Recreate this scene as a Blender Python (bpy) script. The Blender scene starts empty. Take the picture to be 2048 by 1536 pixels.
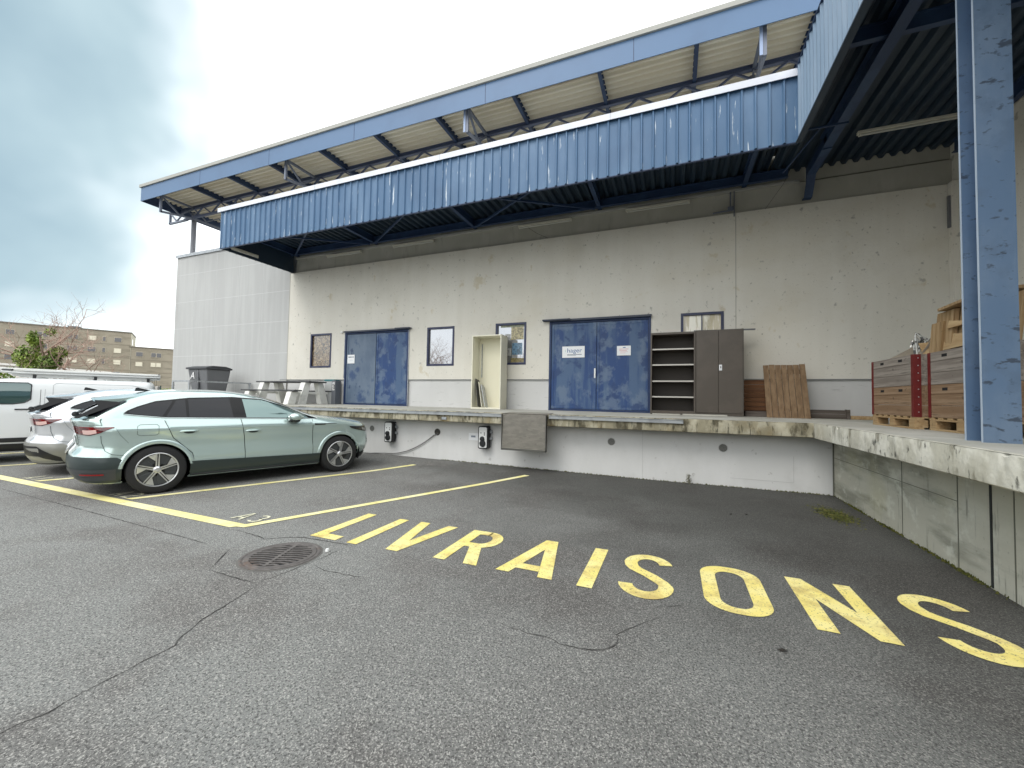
import bpy, bmesh, math, random
from mathutils import Vector, Matrix, Euler
random.seed(7)
R = math.radians
SC = bpy.context.scene
# ------------------------------------------------------------------ camera
cam = bpy.data.cameras.new("camera"); cam_o = bpy.data.objects.new("camera", cam)
SC.collection.objects.link(cam_o); SC.camera = cam_o
cam.sensor_width = 36; cam.lens = 14.1376; cam.clip_end = 1500; cam.clip_start = 0.05
YAW, PIT, ROL = -0.381437110, 0.0356698871, 0.0181042118
_w = Vector((math.sin(YAW)*math.cos(PIT), math.cos(YAW)*math.cos(PIT), math.sin(PIT)))
_r = Vector((math.cos(YAW), -math.sin(YAW), 0)); _u = _r.cross(_w)
_r2 = _r*math.cos(ROL)+_u*math.sin(ROL); _u2 = -_r*math.sin(ROL)+_u*math.cos(ROL)
M = Matrix((_r2, _u2, -_w)).transposed().to_4x4(); M.translation = Vector((0, 0, 1.5))
cam_o.matrix_world = M
# ------------------------------------------------------------------ world
SUN_EL, SUN_AZ = R(50), R(205)       # azimuth clockwise from +Y
wd = bpy.data.worlds.new("World"); SC.world = wd; wd.use_nodes = True
nt = wd.node_tree; nt.nodes.clear(); N = nt.nodes.new; LK = nt.links.new
wo = N('ShaderNodeOutputWorld'); mixs = N('ShaderNodeMixShader')
bg1 = N('ShaderNodeBackground'); bg2 = N('ShaderNodeBackground')
sky = N('ShaderNodeTexSky'); sky.sky_type = 'NISHITA'; sky.sun_disc = False
sky.sun_elevation = SUN_EL; sky.sun_rotation = SUN_AZ
LK(sky.outputs[0], bg1.inputs[0]); bg1.inputs[1].default_value = 0.12
tc = N('ShaderNodeTexCoord')
def wnoise(scale, detail, rough=.55):
    n = N('ShaderNodeTexNoise'); n.inputs['Scale'].default_value = scale; n.inputs['Detail'].default_value = detail
    n.inputs['Roughness'].default_value = rough; LK(tc.outputs['Generated'], n.inputs['Vector']); return n
def wmath(op, a, b=None, clamp=False):
    m = N('ShaderNodeMath'); m.operation = op; m.use_clamp = clamp
    for i, v in enumerate((a, b)):
        if v is None: continue
        if isinstance(v, (int, float)): m.inputs[i].default_value = v
        else: LK(v, m.inputs[i])
    return m.outputs[0]
dot = N('ShaderNodeVectorMath'); dot.operation = 'DOT_PRODUCT'
LK(tc.outputs['Generated'], dot.inputs[0])
_az, _el = R(-86), R(24)
dot.inputs[1].default_value = (math.sin(_az)*math.cos(_el), math.cos(_az)*math.cos(_el), math.sin(_el))
n1 = wnoise(2.1, 4); n2 = wnoise(3.2, 4, .5); n3 = wnoise(1.6, 3)
d1 = wmath('ADD', dot.outputs['Value'], wmath('MULTIPLY', wmath('SUBTRACT', n1.outputs['Fac'], .5), .22))
mr = N('ShaderNodeMapRange'); mr.interpolation_type = 'SMOOTHSTEP'
mr.inputs[1].default_value = .865; mr.inputs[2].default_value = .965; LK(d1, mr.inputs[0])
ramp = N('ShaderNodeValToRGB'); LK(n2.outputs['Fac'], ramp.inputs[0])
ramp.color_ramp.elements[0].position = .32; ramp.color_ramp.elements[0].color = (.21, .30, .35, 1)
ramp.color_ramp.elements[1].position = .68; ramp.color_ramp.elements[1].color = (.36, .46, .49, 1)
bright = N('ShaderNodeValToRGB'); LK(n3.outputs['Fac'], bright.inputs[0])
bright.color_ramp.elements[0].position = .3; bright.color_ramp.elements[0].color = (1.0, 1.06, 1.1, 1)
bright.color_ramp.elements[1].position = .7; bright.color_ramp.elements[1].color = (1.5, 1.5, 1.47, 1)
cm = N('ShaderNodeMix'); cm.data_type = 'RGBA'
LK(mr.outputs[0], cm.inputs['Factor']); LK(bright.outputs[0], cm.inputs['A']); LK(ramp.outputs[0], cm.inputs['B'])
LK(cm.outputs['Result'], bg2.inputs[0]); bg2.inputs[1].default_value = 1.0
LK(bg1.outputs[0], mixs.inputs[1]); LK(bg2.outputs[0], mixs.inputs[2]); mixs.inputs[0].default_value = .93
LK(mixs.outputs[0], wo.inputs[0])
# ------------------------------------------------------------------ sun (overcast)
sl = bpy.data.lights.new("sun", 'SUN'); sl.energy = .7; sl.angle = R(25); sl.color = (1, .96, .9)
so = bpy.data.objects.new("sun", sl); SC.collection.objects.link(so)
sd = Vector((math.sin(SUN_AZ)*math.cos(SUN_EL), math.cos(SUN_AZ)*math.cos(SUN_EL), math.sin(SUN_EL)))
so.rotation_euler = sd.to_track_quat('Z', 'Y').to_euler()
SC.view_settings.view_transform = 'Standard'; SC.view_settings.look = 'None'
SC.view_settings.exposure = 0.80; SC.view_settings.gamma = 1.0
SC.cycles.max_bounces = 8

# ================================================================== helpers
MATS = {}
def mat(name, col, rough=.6, metal=0., layers=(), bump=None, coat=0., spec=.5, emis=None, alpha=None, jit=0.):
    """layers: (colour, scale, (sx,sy,sz), lo, hi, amount[, detail]); bump: (scale, strength, distance)"""
    if name in MATS: return MATS[name]
    m = bpy.data.materials.new(name); m.use_nodes = True; MATS[name] = m
    t = m.node_tree; b = t.nodes['Principled BSDF']; new = t.nodes.new; lk = t.links.new
    b.inputs['Base Color'].default_value = (*col, 1); b.inputs['Roughness'].default_value = rough
    b.inputs['Metallic'].default_value = metal; b.inputs['Specular IOR Level'].default_value = spec
    b.inputs['Coat Weight'].default_value = coat; b.inputs['Coat Roughness'].default_value = .04
    if emis: b.inputs['Emission Color'].default_value = (*emis[0], 1); b.inputs['Emission Strength'].default_value = emis[1]
    if alpha is not None: b.inputs['Alpha'].default_value = alpha
    co = new('ShaderNodeTexCoord')
    cur = None
    for i, L in enumerate(layers):
        c, sc, st, lo, hi, amt = L[:6]
        mp = new('ShaderNodeMapping'); mp.inputs['Scale'].default_value = st; mp.inputs['Location'].default_value = (i*7.3, i*3.1, i*5.7)
        lk(co.outputs['Object'], mp.inputs[0])
        if len(L) > 7 and L[7] == 'vor':
            n = new('ShaderNodeTexVoronoi'); n.inputs['Scale'].default_value = sc; o = n.outputs['Distance']
        else:
            n = new('ShaderNodeTexNoise'); n.inputs['Scale'].default_value = sc; n.inputs['Roughness'].default_value = .6
            n.inputs['Detail'].default_value = L[6] if len(L) > 6 else 6; o = n.outputs['Fac']
        lk(mp.outputs[0], n.inputs['Vector'])
        r = new('ShaderNodeMapRange'); r.interpolation_type = 'SMOOTHSTEP'
        r.inputs[1].default_value = lo; r.inputs[2].default_value = hi; r.inputs[4].default_value = amt
        lk(o, r.inputs[0])
        x = new('ShaderNodeMix'); x.data_type = 'RGBA'; lk(r.outputs[0], x.inputs['Factor'])
        if cur is None: x.inputs['A'].default_value = (*col, 1)
        else: lk(cur, x.inputs['A'])
        x.inputs['B'].default_value = (*c, 1); cur = x.outputs['Result']
    if cur is not None: lk(cur, b.inputs['Base Color'])
    if bump:
        n = new('ShaderNodeTexNoise'); n.inputs['Scale'].default_value = bump[0]; n.inputs['Detail'].default_value = 5
        lk(co.outputs['Object'], n.inputs['Vector'])
        bp = new('ShaderNodeBump'); bp.inputs['Strength'].default_value = bump[1]; bp.inputs['Distance'].default_value = bump[2]
        lk(n.outputs['Fac'], bp.inputs['Height']); lk(bp.outputs[0], b.inputs['Normal'])
    return m

def tag(o, label=None, cat=None, group=None, kind=None):
    if label: o['label'] = label
    if cat: o['category'] = cat
    if group: o['group'] = group
    if kind: o['kind'] = kind
    return o
def empty(name, loc=(0, 0, 0), rz=0., label=None, cat=None, group=None, rx=0.):
    o = bpy.data.objects.new(name, None); o.empty_display_size = .1; SC.collection.objects.link(o)
    o.location = loc; o.rotation_euler = (rx, 0, rz); return tag(o, label, cat, group)
def copy_tree(o, parent=None):
    c = o.copy(); SC.collection.objects.link(c)
    if parent: c.parent = parent
    for ch in list(o.children): copy_tree(ch, c)
    return c

class MB:
    """collects geometry, then links it as one mesh object"""
    def __init__(s): s.v = []; s.f = []; s.m = []; s.mi = 0
    def face(s, pts):
        k = len(s.v); s.v += [tuple(p) for p in pts]; s.f.append(tuple(range(k, k+len(pts)))); s.m.append(s.mi); return s
    def add(s, vs, fs):
        k = len(s.v); s.v += [tuple(p) for p in vs]
        for f in fs: s.f.append(tuple(i+k for i in f)); s.m.append(s.mi)
        return s
    def box(s, x0, x1, y0, y1, z0, z1):
        vs = [(x, y, z) for x in (x0, x1) for y in (y0, y1) for z in (z0, z1)]
        return s.add(vs, [(0, 1, 3, 2), (4, 6, 7, 5), (0, 4, 5, 1), (2, 3, 7, 6), (0, 2, 6, 4), (1, 5, 7, 3)])
    def obox(s, c, d, mat3):
        vs = [Vector(c)+mat3 @ Vector((x*d[0]/2, y*d[1]/2, z*d[2]/2)) for x in (-1, 1) for y in (-1, 1) for z in (-1, 1)]
        return s.add(vs, [(0, 1, 3, 2), (4, 6, 7, 5), (0, 4, 5, 1), (2, 3, 7, 6), (0, 2, 6, 4), (1, 5, 7, 3)])
    def bar(s, a, b, w, h, up=(0, 0, 1)):
        a = Vector(a); b = Vector(b); d = (b-a); L = d.length; d.normalize(); u = Vector(up)
        if abs(d.dot(u)) > .99: u = Vector((0, 1, 0))
        r = d.cross(u).normalized(); u = r.cross(d)
        return s.obox((a+b)/2, (L, w, h), Matrix((d, r, u)).transposed())
    def ibar(s, a, b, w, h, t=.012, up=(0, 0, 1)):
        a = Vector(a); b = Vector(b); u = Vector(up)
        s.bar(a+u*(h/2-t/2), b+u*(h/2-t/2), w, t, up); s.bar(a-u*(h/2-t/2), b-u*(h/2-t/2), w, t, up)
        return s.bar(a, b, t, h-2*t-.002, up)
    def prism(s, poly, a, b, axis=1):
        """poly of 2-D points extruded along axis from a to b"""
        def P(p, t):
            q = list(p); q.insert(axis, t); return q
        n = len(poly); vs = [P(p, a) for p in poly]+[P(p, b) for p in poly]
        fs = [tuple(range(n)), tuple(range(2*n-1, n-1, -1))]+[(i, i+n, (i+1) % n+n, (i+1) % n) for i in range(n)]
        return s.add(vs, fs)
    def tube(s, pts, r, n=8, cap=True, r2=None):
        pts = [Vector(p) for p in pts]; m = len(pts); vs = []; fs = []
        last = None
        for i, p in enumerate(pts):
            d = (pts[min(i+1, m-1)]-pts[max(i-1, 0)]).normalized()
            u = Vector((0, 0, 1)) if abs(d.z) < .95 else Vector((1, 0, 0))
            x = d.cross(u).normalized() if last is None else (last-d*last.dot(d)).normalized()
            last = x; y = d.cross(x); rr = r if r2 is None else r+(r2-r)*i/(m-1)
            for k in range(n):
                a = 2*math.pi*k/n; vs.append(p+x*rr*math.cos(a)+y*rr*math.sin(a))
        for i in range(m-1):
            for k in range(n): fs.append((i*n+k, i*n+(k+1) % n, (i+1)*n+(k+1) % n, (i+1)*n+k))
        if cap: fs += [tuple(range(n))[::-1], tuple(range((m-1)*n, m*n))]
        return s.add(vs, fs)
    def lathe(s, prof, c, axis='y', n=32):
        """prof: (radius, offset along axis)"""
        vs = []; fs = []; m = len(prof); c = Vector(c)
        for r, t in prof:
            for k in range(n):
                a = 2*math.pi*k/n; x = r*math.cos(a); y = r*math.sin(a)
                q = {'y': (x, t, y), 'z': (x, y, t), 'x': (t, x, y)}[axis]; vs.append(c+Vector(q))
        for i in range(m-1):
            for k in range(n): fs.append((i*n+k, i*n+(k+1) % n, (i+1)*n+(k+1) % n, (i+1)*n+k))
        return s.add(vs, fs)
    def grid(s, rows):
        n = len(rows[0]); vs = [p for r in rows for p in r]
        fs = [(i*n+j, i*n+j+1, (i+1)*n+j+1, (i+1)*n+j) for i in range(len(rows)-1) for j in range(n-1)]
        return s.add(vs, fs)
    def build(s, name, mats, parent=None, smooth=False, bevel=0., local=False, fix=True, weld=False, angle=35):
        me = bpy.data.meshes.new(name); vs = s.v
        if parent is not None and not local:
            L = parent_loc(parent); vs = [(x-L.x, y-L.y, z-L.z) for x, y, z in vs]
        me.from_pydata(vs, [], s.f)
        for m in (mats if isinstance(mats, (list, tuple)) else [mats]): me.materials.append(m)
        for p, i in zip(me.polygons, s.m): p.material_index = i; p.use_smooth = smooth
        if fix or weld:
            bm = bmesh.new(); bm.from_mesh(me)
            if weld: bmesh.ops.remove_doubles(bm, verts=bm.verts, dist=1e-5)
            if fix: bmesh.ops.recalc_face_normals(bm, faces=bm.faces)
            bm.to_mesh(me); bm.free()
        if smooth: me.set_sharp_from_angle(angle=R(angle))
        o = bpy.data.objects.new(name, me); SC.collection.objects.link(o)
        if parent is not None: o.parent = parent
        if bevel:
            b = o.modifiers.new('bevel', 'BEVEL'); b.width = bevel; b.segments = 2; b.limit_method = 'ANGLE'
        return o
def parent_loc(p):
    v = Vector(p.location)
    while p.parent: p = p.parent; v += p.location
    return v
def lerp(a, b, t): return a+(b-a)*t
def interp(tab, x, k=1):
    if x <= tab[0][0]: return tab[0][k]
    for a, b in zip(tab, tab[1:]):
        if x <= b[0]: return lerp(a[k], b[k], (x-a[0])/(b[0]-a[0]))
    return tab[-1][k]
def text_mesh(name, body, size, m, loc, rot, parent=None, depth=.0005, align='CENTER', squash=1.):
    cu = bpy.data.curves.new('txt', 'FONT'); cu.body = body; cu.size = size; cu.extrude = depth; cu.align_x = align; cu.align_y = 'CENTER'
    ob = bpy.data.objects.new('txt', cu); SC.collection.objects.link(ob)
    dg = bpy.context.evaluated_depsgraph_get(); me = bpy.data.meshes.new_from_object(ob.evaluated_get(dg))
    bpy.data.objects.remove(ob); me.materials.clear(); me.materials.append(m); me.name = name
    me.transform(Matrix.Diagonal((squash, 1, 1, 1)))
    o = bpy.data.objects.new(name, me); SC.collection.objects.link(o)
    L = Vector(loc)
    if parent is not None: o.parent = parent; L = L-parent_loc(parent)
    o.location = L; o.rotation_euler = rot; return o
FRONT = (R(90), 0, 0)        # text standing up, facing -Y

# ================================================================== materials
asphalt = mat('asphalt', (.162, .162, .154), .85, layers=[
    ((.205, .21, .20), .28, (1, 1, 1), .38, .62, .9, 5),
    ((.112, .103, .096), .7, (1, 1, 1), .46, .64, .75, 8), ((.08, .073, .066), 1.6, (1, 1, 1), .62, .76, .55, 7), ((.26, .255, .24), 2.4, (1, 1, 1), .60, .74, .5, 7),
    ((.06, .058, .056), 75, (1, 1, 1), .50, .60, .85, 2),
    ((.44, .43, .40), 125, (1, 1, 1), .53, .64, .75, 2),
    ((.56, .55, .50), 60, (1, 1, 1), .655, .71, .65, 2)], bump=(110, .6, .007))
dark_asph = mat('dark_asphalt', (.06, .06, .058), .8, layers=[
    ((.03, .03, .03), .9, (1, 1, 1), .4, .7, .7, 5), ((.085, .08, .06), 2.2, (1, 1, 1), .5, .75, .6, 5),
    ((.22, .21, .19), 120, (1, 1, 1), .58, .68, .7, 2)], bump=(110, .5, .006))
crackm = mat('crack', (.035, .033, .031), .95, layers=[((.10, .098, .092), 7, (1, 1, 1), .48, .62, .9, 4)])
yellow = mat('road_yellow', (.84, .71, .22), .7, layers=[((.87, .77, .34), 3, (1, 1, 1), .4, .6, .8, 5),
    ((.48, .35, .13), 2.6, (1, 1, 1), .56, .70, .7, 9), ((.60, .47, .16), 9, (1, 1, 1), .50, .66, .6, 6), ((.10, .10, .08), 70, (1, 1, 1), .60, .66, .8, 3)], bump=(110, .4, .004))
pale_y = mat('line_yellow', (.80, .72, .30), .7, layers=[((.86, .80, .48), 3, (1, 1, 1), .4, .6, .8, 5),
    ((.14, .13, .10), 5, (1, 3, 1), .60, .72, .6, 8), ((.12, .12, .10), 90, (1, 1, 1), .63, .72, .6, 2)], bump=(110, .4, .004))
wallm = mat('rendered_concrete', (.66, .635, .565), .85, layers=[
    ((.72, .70, .635), 1.0, (2.0, 1, .14), .4, .65, .45, 5), ((.57, .545, .475), .8, (1.2, 1, .8), .50, .75, .6, 7),
    ((.52, .46, .33), .35, (1, 1, 1.4), .5, .75, .35, 4),
    ((.34, .33, .29), 5.5, (1, 1, 1), .635, .70, .75, 6), ((.30, .285, .24), 13, (1, 1, 1), .66, .71, .7, 4), ((.50, .42, .26), 2.6, (1, 1, .8), .64, .72, .5, 6),
    ((.36, .35, .31), 30, (1, 1, 1), .62, .72, .6, 3)], bump=(14, .3, .012))
wallgrey = mat('grey_concrete_panels', (.43, .435, .43), .85, layers=[
    ((.51, .52, .51), 1.6, (2.5, 1, .15), .42, .62, .4, 5), ((.38, .38, .375), .9, (1, 1, .5), .5, .8, .6, 6),
    ((.33, .33, .33), 20, (1, 1, 1), .62, .75, .4, 3)], bump=(14, .25, .01))
plinthm = mat('plinth_concrete', (.55, .55, .54), .85, layers=[
    ((.60, .60, .59), 1.3, (1, 1, .5), .4, .65, .7, 5), ((.33, .33, .32), 3, (1, 1, 5), .60, .74, .6, 6)], bump=(14, .25, .01))
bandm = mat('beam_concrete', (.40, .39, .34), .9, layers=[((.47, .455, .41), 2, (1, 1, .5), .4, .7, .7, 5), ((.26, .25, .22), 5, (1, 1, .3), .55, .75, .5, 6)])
dockw = mat('dock_wall_paint', (.63, .63, .615), .8, layers=[
    ((.70, .70, .69), 1.0, (1.5, 1, .5), .4, .65, .7, 5), ((.45, .45, .43), 1.5, (1, 1, 1.), .55, .8, .5, 7),
    ((.40, .39, .37), 8, (1, 1, 1), .66, .71, .6, 4)], bump=(14, .25, .01))
rawc = mat('board_marked_concrete', (.47, .455, .375), .9, layers=[
    ((.60, .585, .50), 1.4, (1, .4, 1), .4, .65, .8, 6), ((.20, .20, .155), 1.7, (1, .35, 1.8), .47, .66, .85, 8), ((.62, .62, .53), 5, (1, .8, 1), .55, .68, .7, 8),
    ((.46, .43, .27), .8, (1, 1, 1), .5, .7, .4, 5), ((.12, .12, .10), 8, (1, 2.5, .25), .6, .75, .7, 5),
    ((.20, .20, .17), 22, (1, 1, 1), .62, .76, .6, 3)], bump=(10, .4, .015))
slabm = mat('weathered_slab', (.48, .46, .38), .9, layers=[
    ((.66, .64, .56), 3.2, (1, 1, .6), .42, .60, .9, 8), ((.17, .155, .11), 4.5, (1, 1, .45), .52, .66, .85, 8),
    ((.05, .05, .04), 11, (1, 1, .5), .585, .68, .85, 7), ((.30, .24, .12), 1.2, (1, 1, 1), .55, .75, .5, 5)], bump=(12, .6, .02))
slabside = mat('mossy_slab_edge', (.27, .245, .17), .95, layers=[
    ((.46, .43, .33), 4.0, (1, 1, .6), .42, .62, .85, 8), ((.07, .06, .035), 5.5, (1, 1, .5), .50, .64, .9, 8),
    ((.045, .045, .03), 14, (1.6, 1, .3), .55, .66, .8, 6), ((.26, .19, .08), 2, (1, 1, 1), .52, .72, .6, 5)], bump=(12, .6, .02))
decktop = mat('dock_deck', (.36, .355, .315), .85, layers=[((.48, .47, .43), 1.3, (1, 1, 1), .4, .65, .8, 7),
    ((.20, .20, .15), 1.1, (1, 1, 1), .5, .76, .75, 7), ((.2, .2, .18), 24, (1, 1, 1), .6, .74, .4, 3)], bump=(12, .3, .01))
faschia = mat('blue_coated_sheet', (.062, .135, .245), .5, .0, layers=[
    ((.115, .20, .32), 1.2, (1, 1, .3), .42, .65, .75, 5), ((.045, .095, .18), .7, (1, 1, 1), .5, .8, .5, 5),
    ((.62, .68, .72), 6, (2.6, 2.6, .20), .625, .69, .9, 6)], spec=.45)
sheet2 = mat('pale_blue_sheet', (.20, .28, .38), .35, .0, layers=[((.28, .36, .46), 1.2, (1, 1, .3), .42, .65, .7, 5)], spec=.6)
fblue = mat('fascia_blue', (.088, .162, .285), .5, layers=[((.075, .135, .24), .6, (1, 1, 1), .45, .65, .5, 4)])
capm = mat('white_flashing', (.66, .68, .74), .45, layers=[((.55, .57, .62), 1, (1, 1, 1), .45, .65, .6, 4)])
greyfl = mat('grey_flashing', (.34, .36, .36), .55)
dkblue = mat('dark_blue_steel', (.018, .04, .10), .5, layers=[((.03, .065, .14), 2, (1, 1, 1), .45, .65, .7, 5)])
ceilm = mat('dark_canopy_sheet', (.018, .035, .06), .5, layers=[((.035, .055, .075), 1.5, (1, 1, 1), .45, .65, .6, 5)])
steelgrey = mat('grey_steel', (.16, .18, .23), .5, .2)
soffm = mat('beige_fibre_cement', (.74, .67, .53), .8, layers=[((.82, .77, .65), .8, (.4, 2, 1), .4, .65, .7, 5), ((.36, .27, .17), .6, (.3, 2, 1), .55, .75, .7, 6)])
colm = mat('column_blue', (.10, .165, .27), .5, layers=[((.15, .215, .31), 1.6, (1, 1, .4), .4, .62, .85, 6), ((.09, .14, .22), 3.6, (1, 1, .8), .50, .66, .6, 8),
    ((.045, .065, .10), 10, (1, 1, 1.6), .585, .66, .75, 8), ((.03, .04, .06), 4, (1, 1, 2.5), .61, .66, .8, 8)], bump=(8, .1, .01))
colm2 = mat('column_blue_edge', (.40, .47, .56), .5)
colweb_shade = mat('column_web_shaded_blue', (.012, .06, .17), .5, layers=[((.03, .10, .21), 1.5, (1, 1, .5), .4, .62, .8, 6), ((.012, .03, .07), 6, (1, 1, 1), .6, .68, .8, 7)])  # web colour darkened to stand for the shade between the flanges
doorm = mat('chalky_blue_door', (.013, .050, .165), .55, layers=[
    ((.075, .13, .22), 1.7, (2.2, 1, .22), .42, .58, .75, 5), ((.125, .175, .25), 2.8, (1, 1, .8), .48, .60, .65, 9),
    ((.013, .042, .135), 2.4, (1, 1, 1), .53, .61, .85, 10), ((.010, .025, .075), 13, (1, 1, .6), .64, .70, .7, 6)])
doorfr = mat('door_frame_blue', (.010, .028, .09), .5, layers=[((.02, .05, .13), 3, (1, 1, 1), .45, .65, .6, 5)])
winfr = mat('window_frame_blue', (.018, .025, .07), .4)
glass = mat('window_glass', (.42, .43, .45), .02, .75, spec=1.0)
dark = mat('dark_void', (.006, .006, .007), .9)
black = mat('black_plastic', (.012, .013, .015), .45)
rubber = mat('tyre_rubber', (.018, .018, .019), .8, bump=(60, .2, .003))
white = mat('white_paint', (.78, .79, .78), .4)
cream = mat('cream_board', (.74, .72, .60), .5, layers=[((.66, .63, .50), 2, (1, 1, .4), .45, .65, .5, 4)])
brownm = mat('brown_steel', (.068, .056, .044), .45, layers=[((.085, .07, .056), 2, (1, 1, 1), .45, .6, .6, 4)])
brown2 = mat('brown_steel_inside', (.045, .036, .028), .6)
alu = mat('aluminium', (.62, .63, .64), .35, .7)
galv = mat('galvanised_steel', (.42, .44, .46), .45, .5, layers=[((.30, .32, .34), 12, (1, 1, 1), .45, .6, .7, 4)])
greyp = mat('grey_plastic', (.135, .14, .15), .55, layers=[((.15, .155, .165), 3, (1, 1, 1), .4, .65, .6, 4)])
lampm = mat('lamp_housing', (.58, .56, .48), .5)
def wood(name, c1, c2, c3, axis):
    st = {'x': (.25, 6, 6), 'y': (6, .25, 6), 'z': (6, 6, .25)}[axis]
    return mat(name, c1, .8, layers=[(c2, 3, st, .38, .64, .9, 7), (c3, 5, tuple(v*1.3 for v in st), .56, .72, .8, 7), (tuple(v*.35 for v in c1), 14, (1, 1, 1), .66, .72, .6, 3)], bump=(20, .25, .006))
wood_b = wood('oiled_board', (.14, .085, .042), (.22, .145, .08), (.075, .043, .020), 'z')
wood_dk = wood('red_brown_board', (.10, .04, .014), (.17, .075, .028), (.06, .025, .010), 'x')
wood_g = wood('grey_weathered_board', (.19, .16, .135), (.33, .29, .25), (.07, .06, .05), 'y')
wood_n = wood('brown_collar_board', (.20, .12, .065), (.31, .21, .13), (.075, .048, .026), 'y')
wood_pal = wood('new_pallet_wood', (.34, .22, .105), (.46, .33, .18), (.19, .11, .05), 'y')
ply = wood('plywood_sheet', (.24, .15, .065), (.38, .26, .14), (.15, .085, .035), 'z')
wood_old = wood('old_grey_brown_plank', (.07, .055, .045), (.13, .11, .095), (.035, .028, .02), 'x')
redm = mat('red_steel', (.125, .010, .010), .5, layers=[((.20, .028, .024), 5, (1, 1, 1), .45, .65, .6, 5), ((.10, .02, .012), 9, (1, 1, 1), .6, .72, .7, 5)])
moss = mat('moss', (.075, .085, .015), .95, layers=[((.14, .13, .03), 12, (1, 1, 1), .45, .6, .8, 4)])

# ================================================================== ground
def gz(x, y):
    t = min(max((y-6.2)/1.9, 0), 1); t = t*t*(3-2*t)
    return .0100*min(max(-x-.6, 0), 14)*t
g = MB()
def axis_pts(lo, hi, fine_lo, fine_hi, step):
    p = [lo, (lo+fine_lo)/2]; v = fine_lo
    while v < fine_hi: p.append(v); v += step
    return p+[fine_hi, (hi+fine_hi)/2, hi]
xs = axis_pts(-420, 300, -22, 6, .7); ys = axis_pts(-300, 420, -2, 12, .45)
g.grid([[(x, y, gz(x, y)) for x in xs] for y in ys])
# cracks and seams of the asphalt, laid a few millimetres above it
def ribbon(mb, pts, w, jag, z=.003, seg=.05):
    path = []
    for a, b in zip(pts, pts[1:]):
        L = math.dist(a, b); n = max(1, int(L/seg))
        for i in range(n): path.append((lerp(a[0], b[0], i/n)+random.uniform(-jag, jag), lerp(a[1], b[1], i/n)+random.uniform(-jag, jag)))
    path.append(pts[-1]); l = []; r = []
    for i, p in enumerate(path):
        a = path[max(i-1, 0)]; b = path[min(i+1, len(path)-1)]; dx, dy = b[0]-a[0], b[1]-a[1]; d = math.hypot(dx, dy) or 1
        ww = w*random.uniform(.35, 1.3)*min(1, .2+i*.2, .2+(len(path)-1-i)*.2)
        l.append((p[0]-dy/d*ww/2, p[1]+dx/d*ww/2, gz(*p)+z)); r.append((p[0]+dy/d*ww/2, p[1]-dx/d*ww/2, gz(*p)+z))
    mb.grid([l, r])
g.mi = 1
ribbon(g, [(-3.03, 2.25), (-2.95, 2.04), (-2.92, 1.92), (-2.89, 1.77), (-2.77, 1.56), (-2.73, 1.53), (-2.73, 1.38), (-2.72, 1.29), (-2.72, 1.13), (-2.69, .99), (-2.72, .91), (-2.72, .6)], .008, .006)
ribbon(g, [(-3.63, 2.27), (-3.35, 2.26), (-3.06, 2.26)], .012, .004); ribbon(g, [(-3.95, 2.64), (-3.63, 2.26)], .013, .004)
ribbon(g, [(-3.06, 2.26), (-3.02, 2.5), (-3.0, 2.8), (-2.99, 3.1)], .006, .006)
ribbon(g, [(-9.44, 2.82), (-7.01, 2.75), (-5.63, 2.70), (-4.24, 2.64)], .010, .004); ribbon(g, [(-11.5, 2.86), (-9.44, 2.82)], .012, .004)
ribbon(g, [(-4.45, 3.04), (-4.1, 3.0), (-3.9, 2.97), (-3.75, 3.10), (-3.58, 3.17), (-3.2, 3.19), (-2.95, 3.2)], .012, .006)
ribbon(g, [(-2.99, 2.72), (-2.80, 2.66), (-2.55, 2.66), (-2.3, 2.7)], .007, .008)
ribbon(g, [(-1.07, 2.52), (-.87, 2.49), (-.75, 2.5), (-.64, 2.46), (-.51, 2.46), (-.38, 2.5), (-.34, 2.56), (-.31, 2.66), (-.34, 2.69), (-.24, 2.84), (-.17, 2.93), (-.08, 3.03)], .008, .008)
ribbon(g, [(-.15, 3.16), (0, 3.23), (.13, 3.34), (.21, 3.36)], .006, .006); ribbon(g, [(.05, 2.72), (.2, 2.74), (.35, 2.74)], .004, .006)
ribbon(g, [(-1.9, 3.7), (-1.7, 3.72), (-1.5, 3.66)], .006, .008); ribbon(g, [(-.9, 3.62), (-.75, 3.66), (-.5, 3.6)], .005, .008)
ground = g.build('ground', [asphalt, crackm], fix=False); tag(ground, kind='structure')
# asphalt: darker towards the corner of the dock (object-space mask in the ground material)
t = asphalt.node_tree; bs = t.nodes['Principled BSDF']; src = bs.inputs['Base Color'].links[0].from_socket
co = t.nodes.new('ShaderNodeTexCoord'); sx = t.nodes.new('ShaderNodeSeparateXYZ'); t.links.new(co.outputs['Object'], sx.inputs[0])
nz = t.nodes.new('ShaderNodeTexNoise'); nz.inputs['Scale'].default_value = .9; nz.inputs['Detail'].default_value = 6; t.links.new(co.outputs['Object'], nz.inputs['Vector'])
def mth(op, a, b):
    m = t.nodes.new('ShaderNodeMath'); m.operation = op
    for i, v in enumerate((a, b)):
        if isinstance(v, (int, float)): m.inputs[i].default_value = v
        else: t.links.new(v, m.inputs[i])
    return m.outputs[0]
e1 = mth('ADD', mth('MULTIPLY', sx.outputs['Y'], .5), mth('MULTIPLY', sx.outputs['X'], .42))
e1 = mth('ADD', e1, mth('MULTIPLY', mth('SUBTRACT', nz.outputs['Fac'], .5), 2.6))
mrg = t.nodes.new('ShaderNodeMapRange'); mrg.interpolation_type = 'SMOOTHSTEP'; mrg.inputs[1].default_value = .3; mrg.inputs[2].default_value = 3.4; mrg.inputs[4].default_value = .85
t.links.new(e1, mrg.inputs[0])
mx = t.nodes.new('ShaderNodeMix'); mx.data_type = 'RGBA'; mx.blend_type = 'MULTIPLY'
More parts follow.
